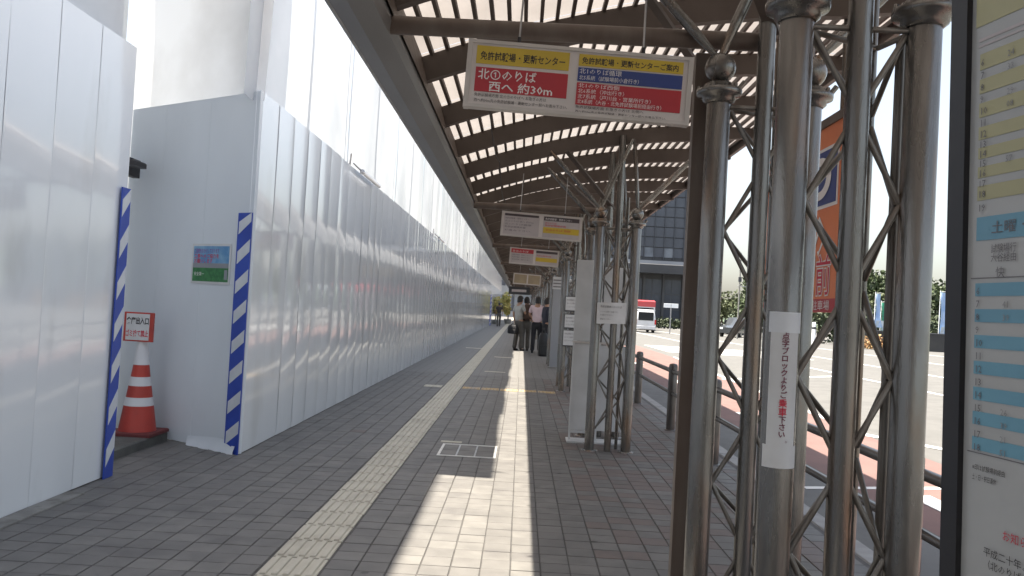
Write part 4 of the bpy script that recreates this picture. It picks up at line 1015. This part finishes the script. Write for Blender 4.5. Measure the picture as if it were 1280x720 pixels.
# ================================================================== PEOPLE
def skin_obj(name, m, parent, verts, edges, radii, root=0, sub=2):
    me = bpy.data.meshes.new(name); me.from_pydata([tuple(v) for v in verts], edges, [])
    o = link(name, me, parent)
    sk = o.modifiers.new('skin', 'SKIN'); sk.use_smooth_shade = True
    for i, r in enumerate(radii):
        rr = r if isinstance(r, tuple) else (r, r); me.skin_vertices[0].data[i].radius = rr
        me.skin_vertices[0].data[i].use_root = (i == root)
    ss = o.modifiers.new('sub', 'SUBSURF'); ss.levels = sub; ss.render_levels = sub
    me.materials.append(M[m]); return o
def person(label, loc, rz_, h, shirt, trousers, arms=None, stride=.06, turn=0, group='people waiting under the canopy', long_sleeve=False, skirt=False):
    t = thing('person', label, 'person', loc, rz_, group); k = h/1.70; t.scale = (k, k, k)
    A = arms or {-1: ((-.24, -.02, 1.16), (-.25, .06, .92)), 1: ((.24, -.02, 1.16), (.25, .06, .92))}
    V = [(0, 0, .94), (0, .005, 1.12), (0, 0, 1.33), (0, -.005, 1.45), (0, .015, 1.535), (0, .025, 1.63)]
    Rr = [(.125, .10), (.115, .09), (.14, .095), (.05, .05), (.068, .082), (.062, .075)]
    Eg = [(0, 1), (1, 2), (2, 3), (3, 4), (4, 5)]
    ct, sn = math.cos(turn), math.sin(turn)
    def addv(p, r, par): V.append(p); Rr.append(r); Eg.append((par, len(V)-1)); return len(V)-1
    addv((-.105*sn, .015+.105*ct, 1.545), .013, 4)            # nose
    for s in (-1, 1): addv((s*.078*ct, .01+s*.078*sn, 1.55), .014, 4)   # ears
    for s in (-1, 1):
        sh = addv((s*.175, -.005, 1.395), .052, 2); e = addv(A[s][0], .039, sh); wr = addv(A[s][1], .026, e)
        d = (Vector(A[s][1])-Vector(A[s][0])).normalized(); W_ = Vector(A[s][1]); side = Vector((0, 1, 0))-d*d.y; side.normalize()
        pm_ = addv(tuple(W_+d*.07), (.034, .018), wr)
        for q, ln in ((-1.5, .07), (-.5, .085), (.5, .09), (1.5, .08)):
            k1 = addv(tuple(W_+d*.105+side*q*.017), .0085, pm_); addv(tuple(W_+d*(.10+ln)+side*q*.016-Vector((s*.02, 0, 0))), .007, k1)
        th = addv(tuple(W_+d*.06+side*.042), .0095, wr); addv(tuple(W_+d*.10+side*.052-Vector((s*.012, 0, 0))), .008, th)
        hp = addv((s*.09, 0, .88), .085, 0); kn = addv((s*.098, .02+s*stride*.5, .49), .056, hp); an = addv((s*.10, -.02+s*stride, .085), .037, kn)
        ft = addv((s*.112, .10+s*stride, .035), .034, an)
    skin_obj('body', 'skin', t, V, Eg, Rr)
    # shirt
    sv = [(0, 0, .86), (0, .005, 1.12), (0, 0, 1.33), (0, -.003, 1.435)]; sr = [(.178, .150), (.158, .128), (.17, .122), (.07, .07)]; se = [(0, 1), (1, 2), (2, 3)]
    for s in (-1, 1):
        sv.append((s*.18, -.005, 1.39)); sr.append(.073); se.append((2, len(sv)-1)); a = len(sv)-1
        e = Vector(A[s][0]); b0 = Vector((s*.18, -.005, 1.39))
        if long_sleeve:
            sv.append(tuple(e)); sr.append(.056); se.append((a, len(sv)-1)); sv.append(tuple(Vector(A[s][1])-(Vector(A[s][1])-e)*.05)); sr.append(.042); se.append((len(sv)-2, len(sv)-1))
        else: sv.append(tuple(b0.lerp(e, .85))); sr.append(.058); se.append((a, len(sv)-1))
    skin_obj('shirt', shirt, t, sv, se, sr)
    # trousers
    tv = [(0, 0, 1.0), (0, 0, .88)]; tr = [(.155, .128), (.15, .13)]; te = [(0, 1)]
    for s in (-1, 1):
        for p, r, par in (((s*.092, 0, .80), .098, 1), ((s*.098, .02+s*stride*.5, .49), .074, -1), ((s*.10, -.015+s*stride, .05), .068, -1)):
            tv.append(p); tr.append(r); te.append((par if par >= 0 else len(tv)-2, len(tv)-1))
    skin_obj('trousers', trousers, t, tv, te, tr)
    for s in (-1, 1):
        skin_obj('shoe', 'shoe', t, [(s*.10, -.05+s*stride, .045), (s*.105, .04+s*stride, .04), (s*.115, .14+s*stride, .032)], [(0, 1), (1, 2)], [.045, .046, .036], sub=1)
    # hair cap
    b = MB(); vs = []; n, kz = 16, 7
    for j in range(kz+1):
        ph = .5*math.pi*j/kz*1.0
        for i in range(n):
            a = 2*math.pi*i/n; front = math.cos(a-math.pi/2-turn); low = -.055-.045*(1-front)/2 if front < .3 else .02
            z = 1.60+(low if j == 0 else 0)*1.0+.125*math.sin(ph); rr = (1.0 if j else .98)*math.cos(ph*.97)
            vs.append((.093*rr*math.cos(a), .014+.108*rr*math.sin(a), z))
    b.add(vs, [(j*n+i, j*n+(i+1) % n, (j+1)*n+(i+1) % n, (j+1)*n+i) for j in range(kz) for i in range(n)]+[tuple(kz*n+i for i in range(n))], True); b.build('hair', 'hair', t)
    return t
# coordinates of the standing group
p1_ = person('person in pale grey shirt and grey trousers standing next to the black briefcase', (-.06, 26.0, 0), R(-55), 1.70, 'shirt_grey', 'trousers_grey', {-1: ((-.26, -.04, 1.16), (-.27, .02, .92)), 1: ((.25, .04, 1.18), (.20, .22, 1.05))}, .05)
p2_ = person('person in dark top with a brown backpack standing in the middle of the group', (.16, 26.1, 0), R(20), 1.68, 'shirt_dark', 'trousers_grey', None, .04, long_sleeve=True)
p3_ = person('person in pale pink shirt and black trousers seen from behind', (.49, 25.1, 0), R(-8), 1.69, 'shirt_pink', 'trousers_black', {-1: ((-.25, .03, 1.17), (-.19, .20, 1.06)), 1: ((.25, -.02, 1.16), (.26, .05, .92))}, .06)
p4_ = person('person in dark navy clothes half hidden behind the grey information pillar', (.74, 24.2, 0), R(-70), 1.66, 'shirt_navy', 'trousers_black', None, .05, long_sleeve=True)
p5_ = person('distant lone person in dark clothes walking by the far striped corner of the hoarding', (-1.55, 58, 0), R(10), 1.65, 'shirt_dark', 'trousers_grey', None, .16, group='people far down the walkway')
def bag(name, label, loc, sx, sy, sz, m, strap=True, rz_=0):
    t = thing(name, label, 'bag', loc, rz_)
    b = MB(); secs = []
    for z, k in ((0, .86), (.12, 1), (.6, 1), (.88, .9), (1, .6)):
        secs.append([Vector((sx*k*x, sy*k*y, sz*z)) for x, y in ((-1, -.7), (-.7, -1), (.7, -1), (1, -.7), (1, .7), (.7, 1), (-.7, 1), (-1, .7))])
    loft(secs).build('bag_body', m, t); MB().box(-sx*.7, sx*.7, -sy*1.15, -sy*.9, sz*.1, sz*.5, .01).build('front_pocket', m, t)
    if strap:
        for s in (-1, 1): MB().tube((s*sx*.5, 0, sz*.98), (0, 0, sz*1.22), .012, 6).build('handle', m, t)
    return t
bag('backpack', 'brown backpack on the back of the person in the dark top', (.225, 25.93, 1.0), .15, .09, .46, 'bag_brown', True, R(20))
bag('briefcase', 'black bag hanging beside the legs of the person in the grey shirt', (-.235, 25.9, .52), .17, .05, .27, 'bag_black', True, R(-30))
bag('suitcase', 'tall black travel bag standing on the paving at the feet of the navy dressed person', (.66, 23.6, .0), .13, .11, .66, 'bag_black', True, R(10))

finish_text()
